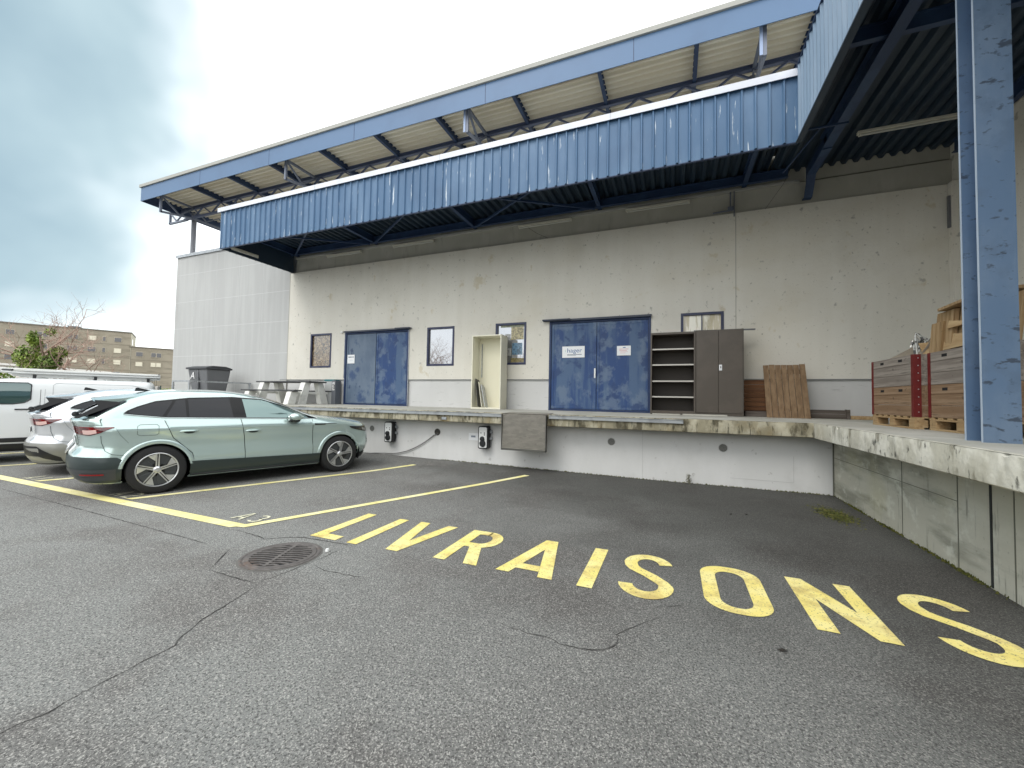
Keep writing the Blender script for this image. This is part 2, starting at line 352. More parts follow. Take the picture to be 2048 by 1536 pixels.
t.links.new(mrg.outputs[0], mx.inputs['Factor']); t.links.new(src, mx.inputs['A']); mx.inputs['B'].default_value = (.22, .215, .20, 1)
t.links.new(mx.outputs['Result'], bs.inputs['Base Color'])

# ---- painted bay lines
def strip(name, pts4, m, label, cat='bay line', group='yellow parking bay lines', z=.005):
    mb = MB(); a, b, c, d = pts4; n = 14
    mb.grid([[(lerp(a[0], b[0], i/n), lerp(a[1], b[1], i/n), gz(lerp(a[0], b[0], i/n), lerp(a[1], b[1], i/n))+z) for i in range(n+1)],
             [(lerp(d[0], c[0], i/n), lerp(d[1], c[1], i/n), gz(lerp(d[0], c[0], i/n), lerp(d[1], c[1], i/n))+z) for i in range(n+1)]])
    return tag(mb.build(name, m, fix=False), label, cat, group)
strip('bay_line', [(-17, 3.13), (-4.60, 3.06), (-4.46, 3.20), (-17, 3.30)], pale_y, 'wide yellow line running along the open ends of the parking bays')
sides = [((-4.58, 3.10), (-2.67, 7.40)), ((-7.09, 3.26), (-5.22, 7.34)), ((-9.74, 3.27), (-7.85, 7.4)), ((-12.38, 3.28), (-10.5, 7.4)), ((-15.0, 3.29), (-13.1, 7.4))]
slab_l = ['narrow yellow bay line beside the empty bay, nearest the lettering', 'narrow yellow bay line alongside the mint green car',
          'narrow yellow bay line between the mint green car and the silver white car', 'narrow yellow bay line between the silver white car and the van', 'narrow yellow bay line on the far side of the white van']
for (a, b), lb in zip(sides, slab_l):
    strip('bay_line', [a, (a[0]+.11, a[1]+.0), (b[0]+.1, b[1]), b][0:1]+[b, (b[0]+.11, b[1]-.02), (a[0]+.13, a[1]+.02)], pale_y, lb, z=.006)

# ---- the word on the ground: each letter from its strokes
class Pen:
    def __init__(s, mb, ox, oy, sc=1., z=.005): s.mb, s.ox, s.oy, s.sc, s.z = mb, ox, oy, sc, z
    def P(s, x, y): X = s.ox+x*s.sc; Y = s.oy+y*s.sc; return (X, Y, gz(X, Y)+s.z)
    def poly(s, pts): s.mb.face([s.P(*p) for p in pts])
    def band(s, outer, inner):
        s.mb.grid([[s.P(*p) for p in outer], [s.P(*p) for p in inner]])
def arc(cx, cy, rx, ry, a0, a1, n=14): return [(cx+rx*math.cos(R(lerp(a0, a1, i/n))), cy+ry*math.sin(R(lerp(a0, a1, i/n)))) for i in range(n+1)]
lt = MB(); H_ = .88; T = .125
p = Pen(lt, -3.585, 3.235); p.poly([(0, 0), (T, .125), (T, .895), (0, .895)]); p.poly([(0, 0), (.35, 0), (.35, .12), (T, .125)])
p = Pen(lt, -3.085, 3.235); p.poly([(0, 0), (T, 0), (T, .88), (0, .88)])
p = Pen(lt, -2.79, 3.255); p.poly([(.18, 0), (.25, .285), (.125, .87), (0, .87)]); p.poly([(.18, 0), (.315, 0), (.50, .87), (.375, .87), (.25, .285)])
p = Pen(lt, -2.08, 3.27)
p.poly([(0, 0), (T, 0), (T, .86), (0, .86)]); p.poly([(T, .865), (T, .755), (.24, .755), (.24, .865)])
p.band(arc(.225, .625, .205, .24, 90, -90), arc(.225, .625, .09, .13, 90, -90)); p.poly([(T, .385), (.225, .385), (.225, .495), (T, .495)])
p.poly([(.32, 0), (.455, 0), (.31, .40), (.185, .385)])
p = Pen(lt, -1.44, 3.275); p.poly([(0, 0), (.125, 0), (.265, .615), (.205, .88)]); p.poly([(.205, .88), (.265, .615), (.385, 0), (.51, 0), (.33, .88)])
p.poly([(.148, .105), (.362, .105), (.342, .215), (.172, .215)])
p = Pen(lt, -.72, 3.26); p.poly([(0, 0), (T, 0), (T, .89), (0, .89)])
def letter_S(p):
    sc = [(.225, .665), (.225, .225)]
    o1 = arc(.225, .665, .21, .235, 12, 180)+[(.03, .58), (.075, .50)]
    i1 = arc(.225, .665, .095, .125, 8, 180)+[(.145, .60), (.175, .555)]
    o2 = [(.075, .50), (.2, .40), (.295, .30)]; i2 = [(.175, .555), (.30, .455), (.395, .345)]
    p.band(o1, i1); p.band(o2, i2)
    o3 = [(.295, .30), (.325, .26)]+arc(.225, .225, .10, .115, -0, -172); i3 = [(.395, .345), (.43, .28)]+arc(.225, .235, .215, .25, -0, -172)
    p.band(o3, i3)
letter_S(Pen(lt, -.43, 3.275))
p = Pen(lt, .225, 3.30)
def rr(x0, x1, y0, y1, rx, ry):
    return arc(x1-rx, y1-ry, rx, ry, 0, 90, 8)+arc(x0+rx, y1-ry, rx, ry, 90, 180, 8)+arc(x0+rx, y0+ry, rx, ry, 180, 270, 8)+arc(x1-rx, y0+ry, rx, ry, 270, 360, 8)
o_ = rr(0, .46, 0, .87, .2, .2); i_ = rr(.115, .335, .09, .755, .10, .12); p.band(o_+o_[:1], i_+i_[:1])
p = Pen(lt, .895, 3.295); p.poly([(0, 0), (T, 0), (T, .50), (.12, .87), (0, .87)]); p.poly([(T, .50), (.33, 0), (.45, 0), (.34, .37), (.12, .87)]); p.poly([(.34, .37), (.45, 0), (.455, .87), (.34, .87)])
letter_S(Pen(lt, 1.585, 3.31))
o = lt.build('painted_word', yellow, fix=False); tag(o, 'large yellow painted word LIVRAISONS on the asphalt', 'road lettering')
# bay numbers
for i, (x, lb, n_) in enumerate([(-4.93, 'small pale painted A 3 at the mouth of the empty bay', '3'), (-7.55, 'small pale painted A 2 partly under the mint green car', '2'), (-10.2, 'small pale painted A 1 behind the silver white car', '1')]):
    bn_ = empty('bay_number', (x+.2, 3.4, 0), 0, lb, 'bay number', 'painted bay numbers'); ma = MB(); p = Pen(ma, x, 3.28, 1, .008); mb = MB()
    p.poly([(0, 0), (.035, 0), (.10, .22), (.08, .25)]); p.poly([(.08, .25), (.10, .22), (.14, 0), (.175, 0), (.11, .25)]); p.poly([(.045, .06), (.13, .06), (.125, .09), (.052, .09)])
    q = Pen(mb, x+.27, 3.28, 1, .008)
    if n_ == '3':
        q.band(arc(.07, .18, .075, .07, 150, -90, 10), arc(.07, .18, .042, .04, 150, -90, 10)); q.band(arc(.07, .07, .08, .075, 90, -150, 10), arc(.07, .07, .045, .042, 90, -150, 10))
    elif n_ == '2':
        q.band(arc(.07, .18, .075, .07, 160, -30, 10), arc(.07, .18, .042, .038, 160, -30, 10)); q.poly([(.11, .16), (.14, .145), (.045, .03), (0, .0)]); q.poly([(0, 0), (.15, 0), (.15, .032), (.04, .032)])
    else: q.poly([(.05, 0), (.085, 0), (.085, .25), (.05, .25)])
    pm_ = mat('pale_mark', (.70, .68, .50), .8, layers=[((.2, .2, .17), 40, (1, 1, 1), .55, .65, .7, 3)])
    ma.build('painted_letter', pm_, bn_, fix=False); mb.build('painted_digit', pm_, bn_, fix=False)
# moss patch in the corner
mb = MB(); 
for i in range(1600):
    a = random.gauss(0, 1); b = random.gauss(0, 1)
    x = 2.04+a*.055+b*.07; y = 6.72-a*.17+b*.10; s = random.uniform(.006, .018)
    if x > 2.42: continue
    r_ = random.uniform(0, 3); mb.face([(x+s*math.cos(r_+k*2.1), y+s*math.sin(r_+k*2.1), gz(x, y)+.004+random.uniform(0, .012)) for k in range(3)])
for i in range(1600):       # tufts along the foot of the walls
    if random.random() < .5: x = random.uniform(-5, 2.4); y = 8.14-abs(random.gauss(0, .015))
    else: y = random.choice([4.9, 5.4, 6.3, 7.3, random.uniform(3, 8)])+random.gauss(0, .15); x = 2.455-abs(random.gauss(0, .02))
    s = random.uniform(.006, .016); r_ = random.uniform(0, 3); h = random.uniform(.005, .03)
    mb.face([(x+s*math.cos(r_), y+s*math.sin(r_), gz(x, y)+.003), (x-s*math.cos(r_), y-s*math.sin(r_), gz(x, y)+.003), (x, y, gz(x, y)+h)])
tag(mb.build('moss', moss, fix=False), 'thin moss growing in the corner by the dock walls', 'moss', kind='stuff')
# drain grate
d = empty('drain_cover', (-3.375, 2.735, 0), 0, 'round cast iron drain grate set in the asphalt', 'drain')
iron = mat('cast_iron', (.11, .10, .095), .75, .2, layers=[((.17, .155, .145), 14, (1, 1, 1), .4, .65, .8, 4), ((.17, .09, .055), 3, (1, 1, 1), .6, .75, .7, 5)])
MB().lathe([(.335, .001), (.335, .007), (.318, .009), (.309, .003), (.300, .003), (.293, .009), (.258, .009), (.255, .004)], (0, 0, 0), 'z', 48).build('rim', iron, d, True, local=True)
MB().lathe([(.352, .0015), (.335, .0035)], (0, 0, 0), 'z', 48).build('mortar_ring', mat('mortar_ring', (.13, .125, .115), .9), d, local=True)
mb = MB(); mb.lathe([(.0, .0035), (.257, .0035)], (0, 0, 0), 'z', 32); mb.build('sump', dark, d, local=True)
mb = MB()
for i in range(-5, 6):
    y = i*.046; h = math.sqrt(max(.257**2-y*y, 0)); c, s_ = math.cos(.35), math.sin(.35)
    for x0, x1 in ((-h, -.012), (.012, h)):
        pts = [(x0, y-.010), ((x0+x1)/2, y+.004), (x1, y-.010), (x1, y+.010), ((x0+x1)/2, y+.024), (x0, y+.010)]
        mb.add([(a*c-b*s_, a*s_+b*c, .010) for a, b in pts]+[(a*c-b*s_, a*s_+b*c, .004) for a, b in pts], [(0, 1, 4, 5), (1, 2, 3, 4), (0, 6, 7, 1), (1, 7, 8, 2), (3, 9, 10, 4), (4, 10, 11, 5)])
mb.bar((-.257*math.cos(1.92), -.257*math.sin(1.92), .0065), (.257*math.cos(1.92), .257*math.sin(1.92), .0065), .03, .010)
mb.build('grate', iron, d, local=True)
mb = MB(); mb.lathe([(.0, .03), (.012, .03), (.018, .02), (.02, .004)], (-3.07, 2.98, 0), 'z', 10)
tag(mb.build('bottle_cap', white, None, True), 'tiny crumpled white scrap lying beside the drain grate', 'litter')

lfm = mat('dead_leaf', (.025, .02, .016), .8)
for x, y, a, lb in [(.62, 2.93, .3, 'single dark fallen leaf on the asphalt below the letters O and N'), (.72, 6.15, 1.2, 'dark twig scrap on the asphalt in front of the dock, the left of two'), (.92, 6.22, .2, 'dark twig scrap on the asphalt in front of the dock, the right of two')]:
    mb = MB(); mb.face([(x+.035*math.cos(a+k*1.05)*(1 if k % 3 == 0 else .4), y+.035*math.sin(a+k*1.05)*(1 if k % 3 == 0 else .4), .006+.006*(k % 2)) for k in range(6)])
    tag(mb.build('fallen_leaf', lfm, fix=False), lb, 'leaf litter')
# ================================================================== warehouse
YW = 10.75; XC = 5.28; XL = -20.3
wh = empty('warehouse', (-8, YW, 0), 0, 'long pale concrete warehouse with blue doors and blue steel canopies', 'warehouse')
def fwall(x0, x1, z0, z1, holes, m, name, y=YW, th=.3):
    """wall facing -Y with rectangular holes (x0,x1,z0,z1)"""
    mb = MB(); xs = sorted({x0, x1, *[h[0] for h in holes], *[h[1] for h in holes]}); zs = sorted({z0, z1, *[h[2] for h in holes], *[h[3] for h in holes]})
    xs = [v for v in xs if x0 <= v <= x1]; zs = [v for v in zs if z0 <= v <= z1]
    for a, b in zip(xs, xs[1:]):
        for c, d_ in zip(zs, zs[1:]):
            cx, cz = (a+b)/2, (c+d_)/2
            if any(h[0] < cx < h[1] and h[2] < cz < h[3] for h in holes): continue
            mb.face([(a, y, c), (b, y, c), (b, y, d_), (a, y, d_)])
    for h in holes:
        if h[3] <= z0 or h[2] >= z1: continue
        a, b, c, d_ = h[0], h[1], max(h[2], z0), min(h[3], z1)
        mb.face([(a, y, c), (a, y+th, c), (a, y+th, d_), (a, y, d_)]); mb.face([(b, y, c), (b, y+th, c), (b, y+th, d_), (b, y, d_)])
        if h[3] <= z1: mb.face([(a, y, d_), (b, y, d_), (b, y+th, d_), (a, y+th, d_)])
        if h[2] > z0: mb.face([(a, y, c), (b, y, c), (b, y+th, c), (a, y+th, c)])
    return mb.build(name, m, wh, fix=False)
WIN = [(-12.20, -11.21, 2.47, 3.69), (-7.23, -6.25, 2.47, 3.69), (-4.86, -3.90, 2.47, 3.69), (.17, 1.12, 2.80, 3.68)]
DOORS = [(-10.56, -7.93, 1.19, 3.68), (-3.20, -.54, 1.19, 3.66)]
holes = WIN+DOORS
XJ = -13.35; ZP = 2.05
fwall(XJ, XC, ZP, 6.03, holes, wallm, 'wall')
fwall(XL, XJ, 0, 7.45, [], wallgrey, 'wall')
o = MB().box(XL+.001, XC+.3, YW+.31, 26, 0, 7.40).build('rear_volume', wallgrey, wh)
for a, b in ((XJ, DOORS[0][0]), (DOORS[0][1], DOORS[1][0]), (DOORS[1][1], XC)): MB().box(a, b, YW+.035, YW+.30, 1.15, ZP).build('plinth', plinthm, wh)
mb = MB(); mb.box(-13.7, XC, YW-.012, YW+.03, ZP-.012, ZP+.014)
for h in DOORS: pass
lips = [(-13.7, DOORS[0][0]), (DOORS[0][1], DOORS[1][0]), (DOORS[1][1], XC)]
for a, b in lips: MB().box(a, b, YW-.010, YW+.034, ZP-.020, ZP+.001).build('drip_edge', mat('drip_grey', (.20, .21, .21), .7), wh)
# recessed darker beam zone under the canopy
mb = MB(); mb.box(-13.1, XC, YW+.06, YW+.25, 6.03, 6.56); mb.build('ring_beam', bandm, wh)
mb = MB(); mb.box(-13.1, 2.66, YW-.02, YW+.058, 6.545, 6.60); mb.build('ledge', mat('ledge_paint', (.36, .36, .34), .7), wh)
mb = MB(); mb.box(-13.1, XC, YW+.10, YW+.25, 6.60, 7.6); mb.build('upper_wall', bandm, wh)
# parapet flashing of the left block
mb = MB(); mb.box(XL-.04, -13.2, YW-.05, YW+.45, 7.45, 7.50); mb.box(XL-.045, -13.2, YW-.055, YW-.05, 7.38, 7.503); mb.build('parapet_flashing', galv, wh)
# panel joints (grooves, a few mm proud strips of lighter mortar)
jm = mat('joint_light', (.56, .57, .57), .9); jd = mat('joint_dark', (.33, .32, .28), .9)
mb = MB()
for z in (1.9, 3.05, 4.25, 5.4, 6.6): mb.box(XL, XJ, YW-.002, YW+.001, z-.008, z+.008)
for x in (-19.0, -17.6, -16.2, -14.8): mb.box(x-.007, x+.007, YW-.003, YW+.001, 0.01, 7.37)
mb.build('panel_joint', jm, wh, fix=False)
MB().box(XJ-.008, XJ+.008, YW-.004, YW+.001, .02, 6.05).build('expansion_joint', jd, wh); MB().box(1.368, 1.382, YW-.004, YW+.001, ZP+.01, 6.02).build('expansion_joint', jd, wh)
# right hand wall
mb = MB(); mb.box(XC, XC+.3, -6, YW+.30, 0, 7.6); mb.build('side_wall', wallm, wh)
mb = MB(); mb.box(XC-.10, XC, YW-.14, YW-.002, 1.2, 6.03); mb.build('corner_pier', wallm, wh)
mb = MB(); mb.box(XC-.14, XC-.102, YW-.10, YW-.05, 5.1, 5.75); mb.build('corner_box', greyp, wh)
# windows
def blinds_stuff(i, h):
    x0, x1, z0, z1 = h
    if i == 2:
        for (a, b, c, d_, col) in [(.42, .80, .60, .92, (.40, .34, .16)), (.42, .80, .22, .52, (.10, .22, .34)), (.12, .36, .55, .75, (.30, .30, .28)), (.12, .38, .22, .40, (.35, .35, .33)), (.4, .9, .02, .16, (.22, .18, .06))]:
            mb = MB(); mb.box(lerp(x0, x1, a), lerp(x0, x1, b), YW+.10, YW+.108, lerp(z0, z1, c), lerp(z0, z1, d_))
            yield mb.build('poster', mat('poster_%.2f%.2f' % (a, c), col, .7, layers=[(tuple(v*.5 for v in col), 18, (1, 1, 1), .45, .6, .8, 4)]), None)
def window(i, h):
    x0, x1, z0, z1 = h; f = empty('window', (x0, YW, z0)); f.parent = wh; f.location = Vector((x0, YW, z0))-parent_loc(wh)
    mb = MB(); w_ = .06; y0, y1 = YW-.012, YW+.07
    mb.box(x0, x0+w_, y0, y1, z0, z1); mb.box(x1-w_, x1, y0, y1, z0, z1); mb.box(x0+w_, x1-w_, y0+.002, y1, z1-w_, z1); mb.box(x0+w_, x1-w_, y0+.002, y1, z0, z0+w_)
    if i == 3: mb.box((x0+x1)/2-.012, (x0+x1)/2+.012, y0+.02, y1, z0+w_, z1-w_)
    mb.build('frame', winfr, f)
    if i == 3:
        gm = mat('curtained_glass', (.50, .43, .27), .25, layers=[((.86, .83, .70), 3, (2.6, 1, .35), .45, .58, .9, 5), ((.34, .27, .15), 4, (3, 1, .3), .55, .68, .7, 5)], coat=1)
    elif i == 0:
        gm = mat('brown_mottled_glass', (.10, .065, .035), .12, layers=[((.30, .22, .12), 14, (1.4, 1, 1), .45, .58, .9, 5), ((.50, .40, .28), 18, (1.6, 1, .8), .60, .68, .8, 4), ((.02, .018, .015), 9, (1, 1, 1), .54, .64, .9, 5)], coat=1, spec=.8)  # pane colour mottled brown in leaf-like patches
    else: gm = glass
    mb = MB(); mb.box(x0+.03, x1-.03, YW+.045, YW+.05, z0+.03, z1-.03); mb.build('pane', gm, f)
    if i == 2:
        for a, b, c, d_, col in [(.50, .90, .60, .90, (.42, .36, .18)), (.54, .86, .24, .52, (.12, .24, .36)), (.30, .48, .56, .74, (.36, .36, .34)), (.30, .50, .22, .40, (.42, .42, .40)), (.5, .92, .06, .16, (.25, .20, .07)), (.15, .95, .90, .945, (.16, .18, .08))]:
            mb = MB(); mb.box(lerp(x0, x1, a), lerp(x0, x1, b), YW+.040, YW+.044, lerp(z0, z1, c), lerp(z0, z1, d_))
            mb.build('sticker', mat('sticker_%.2f%.2f' % (a, c), col, .3, layers=[(tuple(v*.4 for v in col), 18, (1, 1, 1), .42, .6, .9, 4)], coat=.6), f)
    mb = MB(); mb.box(x0+.02, x1-.02, YW+.12, YW+.3, z0+.02, z1-.02); mb.build('interior', dark, f)
for i, h in enumerate(WIN): window(i, h)
# doors: a big double leaf in a steel frame with a rain hood / sliding rail
def door(i, h):
    x0, x1, z0, z1 = h; f = empty('sliding_door'); f['label'] = ['faded blue double sliding door beside the meter cabinet', 'blotchy blue double sliding door with the white sign'][i]
    f.parent = wh; f.location = Vector((x0, YW, z0))-parent_loc(wh)
    xm = (-9.25, -1.90)[i]
    mb = MB(); mb.box(x0-.01, x0+.05, YW-.02, YW+.1, z0, z1); mb.box(x1-.05, x1+.01, YW-.02, YW+.1, z0, z1); mb.box(x0+.05, x1-.05, YW-.015, YW+.1, z1-.07, z1); mb.box(x0+.05, x1-.05, YW-.01, YW+.1, z0, z0+.045)
    mb.build('frame', doorfr, f, bevel=.004)
    for k, (a, b) in enumerate(((x0+.055, xm-.006), (xm+.006, x1-.055))):
        mb = MB(); yy = YW+.018+(.012*k if i == 0 else 0)
        # leaf with a shallow raised border and faint ribs
        mb.box(a, b, yy, yy+.05, z0+.05, z1-.075)
        bw = .07
        mb.box(a, a+bw, yy-.010, yy-.0005, z0+.055, z1-.08); mb.box(b-bw, b, yy-.010, yy-.0005, z0+.055, z1-.08)
        mb.box(a+bw, b-bw, yy-.010, yy-.0005, z1-.15, z1-.082); mb.box(a+bw, b-bw, yy-.010, yy-.0005, z0+.057, z0+.12)
        leaf = mb.build('door_leaf', mat('grey_blue_leaf', (.085, .125, .19), .55, layers=[((.13, .175, .235), 1.3, (1, 1, .5), .36, .58, .9, 6), ((.025, .06, .15), 1.6, (1, 1, .9), .54, .66, .9, 9), ((.012, .035, .10), 5, (1, 1, .5), .60, .68, .8, 7)]) if (i == 0 and k == 0) else doorm, f, bevel=.003)
        if i == 1 and k == 0:
            mb = MB(); mb.box(b-.055, b-.015, yy-.022, yy-.0102, 2.08, 2.34); mb.build('handle', white, leaf, bevel=.004)
    mb = MB()
    if i == 0: a, b, s0 = x0-.02, x1+.12, x1-.35
    else: a, b, s0 = x0-.18, x1+.03, x0+.2
    mb.box(a if i else a, b, YW-.10, YW-.001, z1+.012, z1+.03); mb.box(a, b, YW-.102, YW-.09, z1-.02, z1+.031)
    if i == 1: mb.box(a, s0+.4, YW-.16, YW-.104, z1+.0, z1+.036)
    else: mb.box(s0-.1, b, YW-.16, YW-.104, z1+.0, z1+.036)
    mb.build('rain_hood', mat('hood_dark', (.035, .045, .07), .5), f)
    if i == 0: MB().box(x1+.012, x1+.03, YW-.03, YW-.001, z0, z1-.03).build('guide_rail', galv, f); MB().box(x0-.03, x0-.012, YW-.03, YW-.001, z0+.9, z1).build('guide_rail', galv, f)
    else: MB().box(x1+.012, x1+.045, YW-.035, YW-.001, z0+.85, z1-.65).build('guide_rail', galv, f)
for i, h in enumerate(DOORS): door(i, h)
def sign(x0, x1, z0, z1, y, label, texts, group=None, name='sign'):
    s = empty(name, ((x0+x1)/2, y, z0), 0, label, 'sign', group)
    MB().box(x0, x1, y-.004, y, z0, z1).build('panel', mat('sign_white', (.80, .81, .82), .5), s)
    for t_ in texts:
        if t_[0] == 'T': text_mesh('lettering', t_[1], t_[2], t_[3], (t_[4], y-.0055, t_[5]), FRONT, s, squash=t_[6] if len(t_) > 6 else 1)
        else: MB().box(t_[1], t_[2], y-.0052, y-.0042, t_[3], t_[4]).build('print', t_[5], s)
    return s
navy = mat('print_navy', (.05, .14, .32), .6); pgrey = mat('print_grey', (.22, .25, .30), .6); pred = mat('print_red', (.65, .22, .22), .6); pteal = mat('print_green', (.10, .42, .30), .6)
YD = YW+.0075
sign(-2.84, -2.22, 2.64, 2.95, YD, 'white sign reading hager on the left leaf of the large blue door', [('T', 'hager', .17, navy, -2.50, 2.83, 1.1), ('B', -2.755, -2.74, 2.80, 2.815, pteal), ('B', -2.755, -2.74, 2.84, 2.855, pteal), ('B', -2.70, -2.30, 2.713, 2.732, pgrey), ('B', -2.70, -2.45, 2.69, 2.70, pgrey)], 'notices fixed to the blue doors')
sign(-1.37, -1.02, 2.67, 2.92, YD, 'small white notice with faint red print on the right leaf of the large blue door', [('B', -1.22, -1.15, 2.865, 2.885, navy), ('B', -1.31, -1.08, 2.83, 2.84, pred), ('B', -1.31, -1.12, 2.79, 2.80, pred), ('B', -1.29, -1.09, 2.76, 2.766, pred), ('B', -1.29, -1.15, 2.73, 2.736, pred)], 'notices fixed to the blue doors')
sign(-10.46, -10.15, 2.60, 2.90, YD, 'square white notice with a dark printed line on the smaller blue door', [('B', -10.42, -10.27, 2.80, 2.84, pgrey), ('B', -10.25, -10.19, 2.80, 2.84, pgrey), ('B', -10.36, -10.22, 2.71, 2.717, pgrey)], 'notices fixed to the blue doors')
# sensor
s = empty('motion_sensor', (-10.7, YW-.04, 3.68), 0, 'small white sensor on the wall above the meter cabinet, left of the smaller blue door', 'sensor')
MB().box(-10.76, -10.66, YW-.03, YW, 3.66, 3.76).build('base', cream, s, bevel=.01); MB().lathe([(0, -.075), (.03, -.07), (.045, -.05), (.045, -.03)], (-10.71, YW, 3.69), 'y', 14).build('lens', white, s, True)
# meter cabinet and post left of the door
s = empty('meter_cabinet', (-11.2, YW-.15, 1.19), 0, 'low grey steel cabinet with teal top edge beside the smaller blue door', 'cabinet')
MB().box(-11.22, -10.86, YW-.22, YW+.02, 1.19, 1.98).build('body', mat('cab_grey', (.36, .37, .37), .5), s, bevel=.008)
MB().box(-11.24, -10.80, YW-.235, YW+.02, 1.983, 2.04).build('top', mat('teal_edge', (.03, .16, .18), .5), s)
MB().box(-11.20, -10.88, YW-.228, YW-.221, 1.22, 1.95).build('door', mat('cab_grey2', (.42, .43, .43), .5), s)
s = empty('dark_post', (-10.72, YW-.15, 1.19), 0, 'dark grey bollard post with white pictogram beside the smaller blue door', 'post')
MB().box(-10.83, -10.66, YW-.30, YW-.05, 1.19, 2.00).build('body', mat('slate', (.13, .14, .16), .5), s, bevel=.008)
mb = MB(); mb.box(-10.80, -10.69, YW-.304, YW-.3005, 1.66, 1.94); mb.build('pictogram_panel', mat('pict', (.6, .6, .6), .5, layers=[((.08, .08, .09), 22, (1, 1, 1), .48, .55, .9, 2)]), s)

# ---------------------------------------------------------------- loading dock
dk = empty('loading_dock', (-3, 8, 0), 0, 'raised concrete loading dock with mossy overhanging slab', 'loading dock')
ZT = 1.19; YE = 7.765; XE = 2.085; XD = 2.455
mb = MB()
mb.face([(-20.3, YE, ZT), (XE, YE, ZT), (XE, YW+.06, ZT), (-20.3, YW+.06, ZT)]); mb.face([(XE, -6, ZT), (XC, -6, ZT), (XC, YW+.06, ZT), (XE, YW+.06, ZT)])
mb.build('deck', decktop, dk, fix=False)
# slab edges with broken arrises
def edge(a, b, z0, z1, m, name, n):
    a = Vector(a); b = Vector(b); rows = [[], [], [], [], []]; nn = Vector((b-a).to_2d().orthogonal().normalized().to_3d())
    if name == 'slab_edge' and nn.y > 0 and abs(nn.x) < .5: nn = -nn
    if abs(nn.x) > .5 and nn.x > 0: nn = -nn
    for i in range(n+1):
        p = a.lerp(b, i/n); j = lambda s: random.uniform(-s, s)
        chip = .02*max(0, random.gauss(0, 1)-1.2)
        rows[0].append((p.x-nn.x*.05, p.y-nn.y*.05, z1+.0015)); rows[1].append((p.x-nn.x*(.006+chip), p.y-nn.y*(.006+chip), z1+.0015+j(.001)))
        q = p+nn*(.002+j(.003)); rows[2].append((q.x, q.y, z1-.012-chip*.8))
        q = p+nn*(j(.004)); rows[3].append((q.x, q.y, z0+.012)); rows[4].append((p.x-nn.x*.015, p.y-nn.y*.015, z0))
    rows.append([(x-nn.x*.40, y-nn.y*.40, z0) for x, y, z in rows[4]])
    return MB().grid(rows).build(name, m, dk, smooth=True, fix=False)
edge((-20.3, YE, 0), (XE, YE, 0), .955, ZT, slabside, 'slab_edge', 420)
edge((XE, YE, 0), (XE, -6, 0), .945, ZT, slabm, 'slab_edge', 300)
mb = MB(); mb.face([(-20.3, 8.15, -.2), (XD, 8.15, -.2), (XD, 8.15, .96), (-20.3, 8.15, .96)]); mb.build('front_wall', dockw, dk, fix=False)
mb = MB(); mb.face([(XD, 8.15, -.2), (XD, -6, -.2), (XD, -6, .96), (XD, 8.15, .96)]); mb.build('side_wall', rawc, dk, fix=False)
# formwork joints and the open gap in the side wall
fj = mat('formline', (.14, .14, .11), .9)
for y in (6.02, 5.04, 4.37, 3.3, 2.2): MB().box(XD-.004, XD+.002, y-.005, y+.005, .0, .95).build('formwork_joint', fj, dk)
MB().box(XD-.003, XD+.002, 5.05, 8.12, .617, .623).build('formwork_joint', fj, dk)
MB().box(2.440, 2.452, 8.125, 8.149, .0, .95).build('corner_joint', fj, dk)
mb = MB(); mb.box(XD-.006, XD+.002, 4.605, 4.628, .01, .93); mb.build('expansion_gap', mat('gapdark', (.02, .022, .022), .8), dk)
# hairline on the front wall
for q in ((.95, 1.9, .155, .159), (1.898, 1.902, .16, .60), (-.545, -.541, .02, .93)): MB().box(q[0], q[1], 8.146, 8.151, q[2], q[3]).build('hairline_joint', mat('hair', (.42, .42, .41), .9), dk)
# steel edge rail
mb = MB(); mb.box(-20, -3.33, YE-.035, YE-.006, 1.105, 1.165); mb.box(-2.30, .17, YE-.035, YE-.006, 1.105, 1.165)
mb.box(-20, -3.33, YE-.045, YE+.0, 1.168, 1.176); mb.box(-2.30, .17, YE-.045, YE, 1.168, 1.176)
mb.build('steel_edge_rail', mat('rail_grey', (.36, .38, .39), .5, .3, layers=[((.22, .23, .24), 5, (1, 1, 1), .45, .65, .7, 5)]), dk, bevel=.003)
# round vents in the front wall
gm_ = mat('vent_mesh', (.19, .19, .175), .8, layers=[((.11, .11, .10), 70, (1, 1, 1), .4, .6, .8, 2)])
for x in (-7.05, -1.13, .835):
    v = empty('vent'); v.parent = dk; v.location = Vector((x, 8.15, .68))-parent_loc(dk)
    MB().lathe([(.083, -.001), (.083, -.007), (.070, -.008), (.068, -.001)], (0, 0, 0), 'y', 28).build('collar', plinthm, v, True, local=True)
    MB().lathe([(0, -.004), (.069, -.004)], (0, 0, 0), 'y', 28).build('mesh_disc', gm_, v, local=True)
v = empty('vent'); v['label'] = 'open round pipe hole with a cable coming out'; v.parent = dk; v.location = Vector((-5.13, 8.15, .68))-parent_loc(dk)
MB().lathe([(.088, -.001), (.088, -.008), (.080, -.008), (.080, -.002)], (0, 0, 0), 'y', 28).build('collar', plinthm, v, True, local=True)
MB().lathe([(0, -.003), (.081, -.003)], (0, 0, 0), 'y', 28).build('pipe_mouth', mat('pipe_dark', (.035, .033, .030), .8, layers=[((.08, .075, .06), 9, (1, 1, 1), .45, .6, .8, 3)]), v, local=True)
mb = MB(); pts = [(-5.10, 8.135, .64)]
for i in range(1, 17):
    t_ = i/16; pts.append((lerp(-5.12, -6.6, t_), 8.12, .03+gz(lerp(-5.12, -6.6, t_), 8.12)+.60*(1-t_)**2.1))
pts += [(-6.9, 8.08, .08), (-7.4, 7.9, .03)]
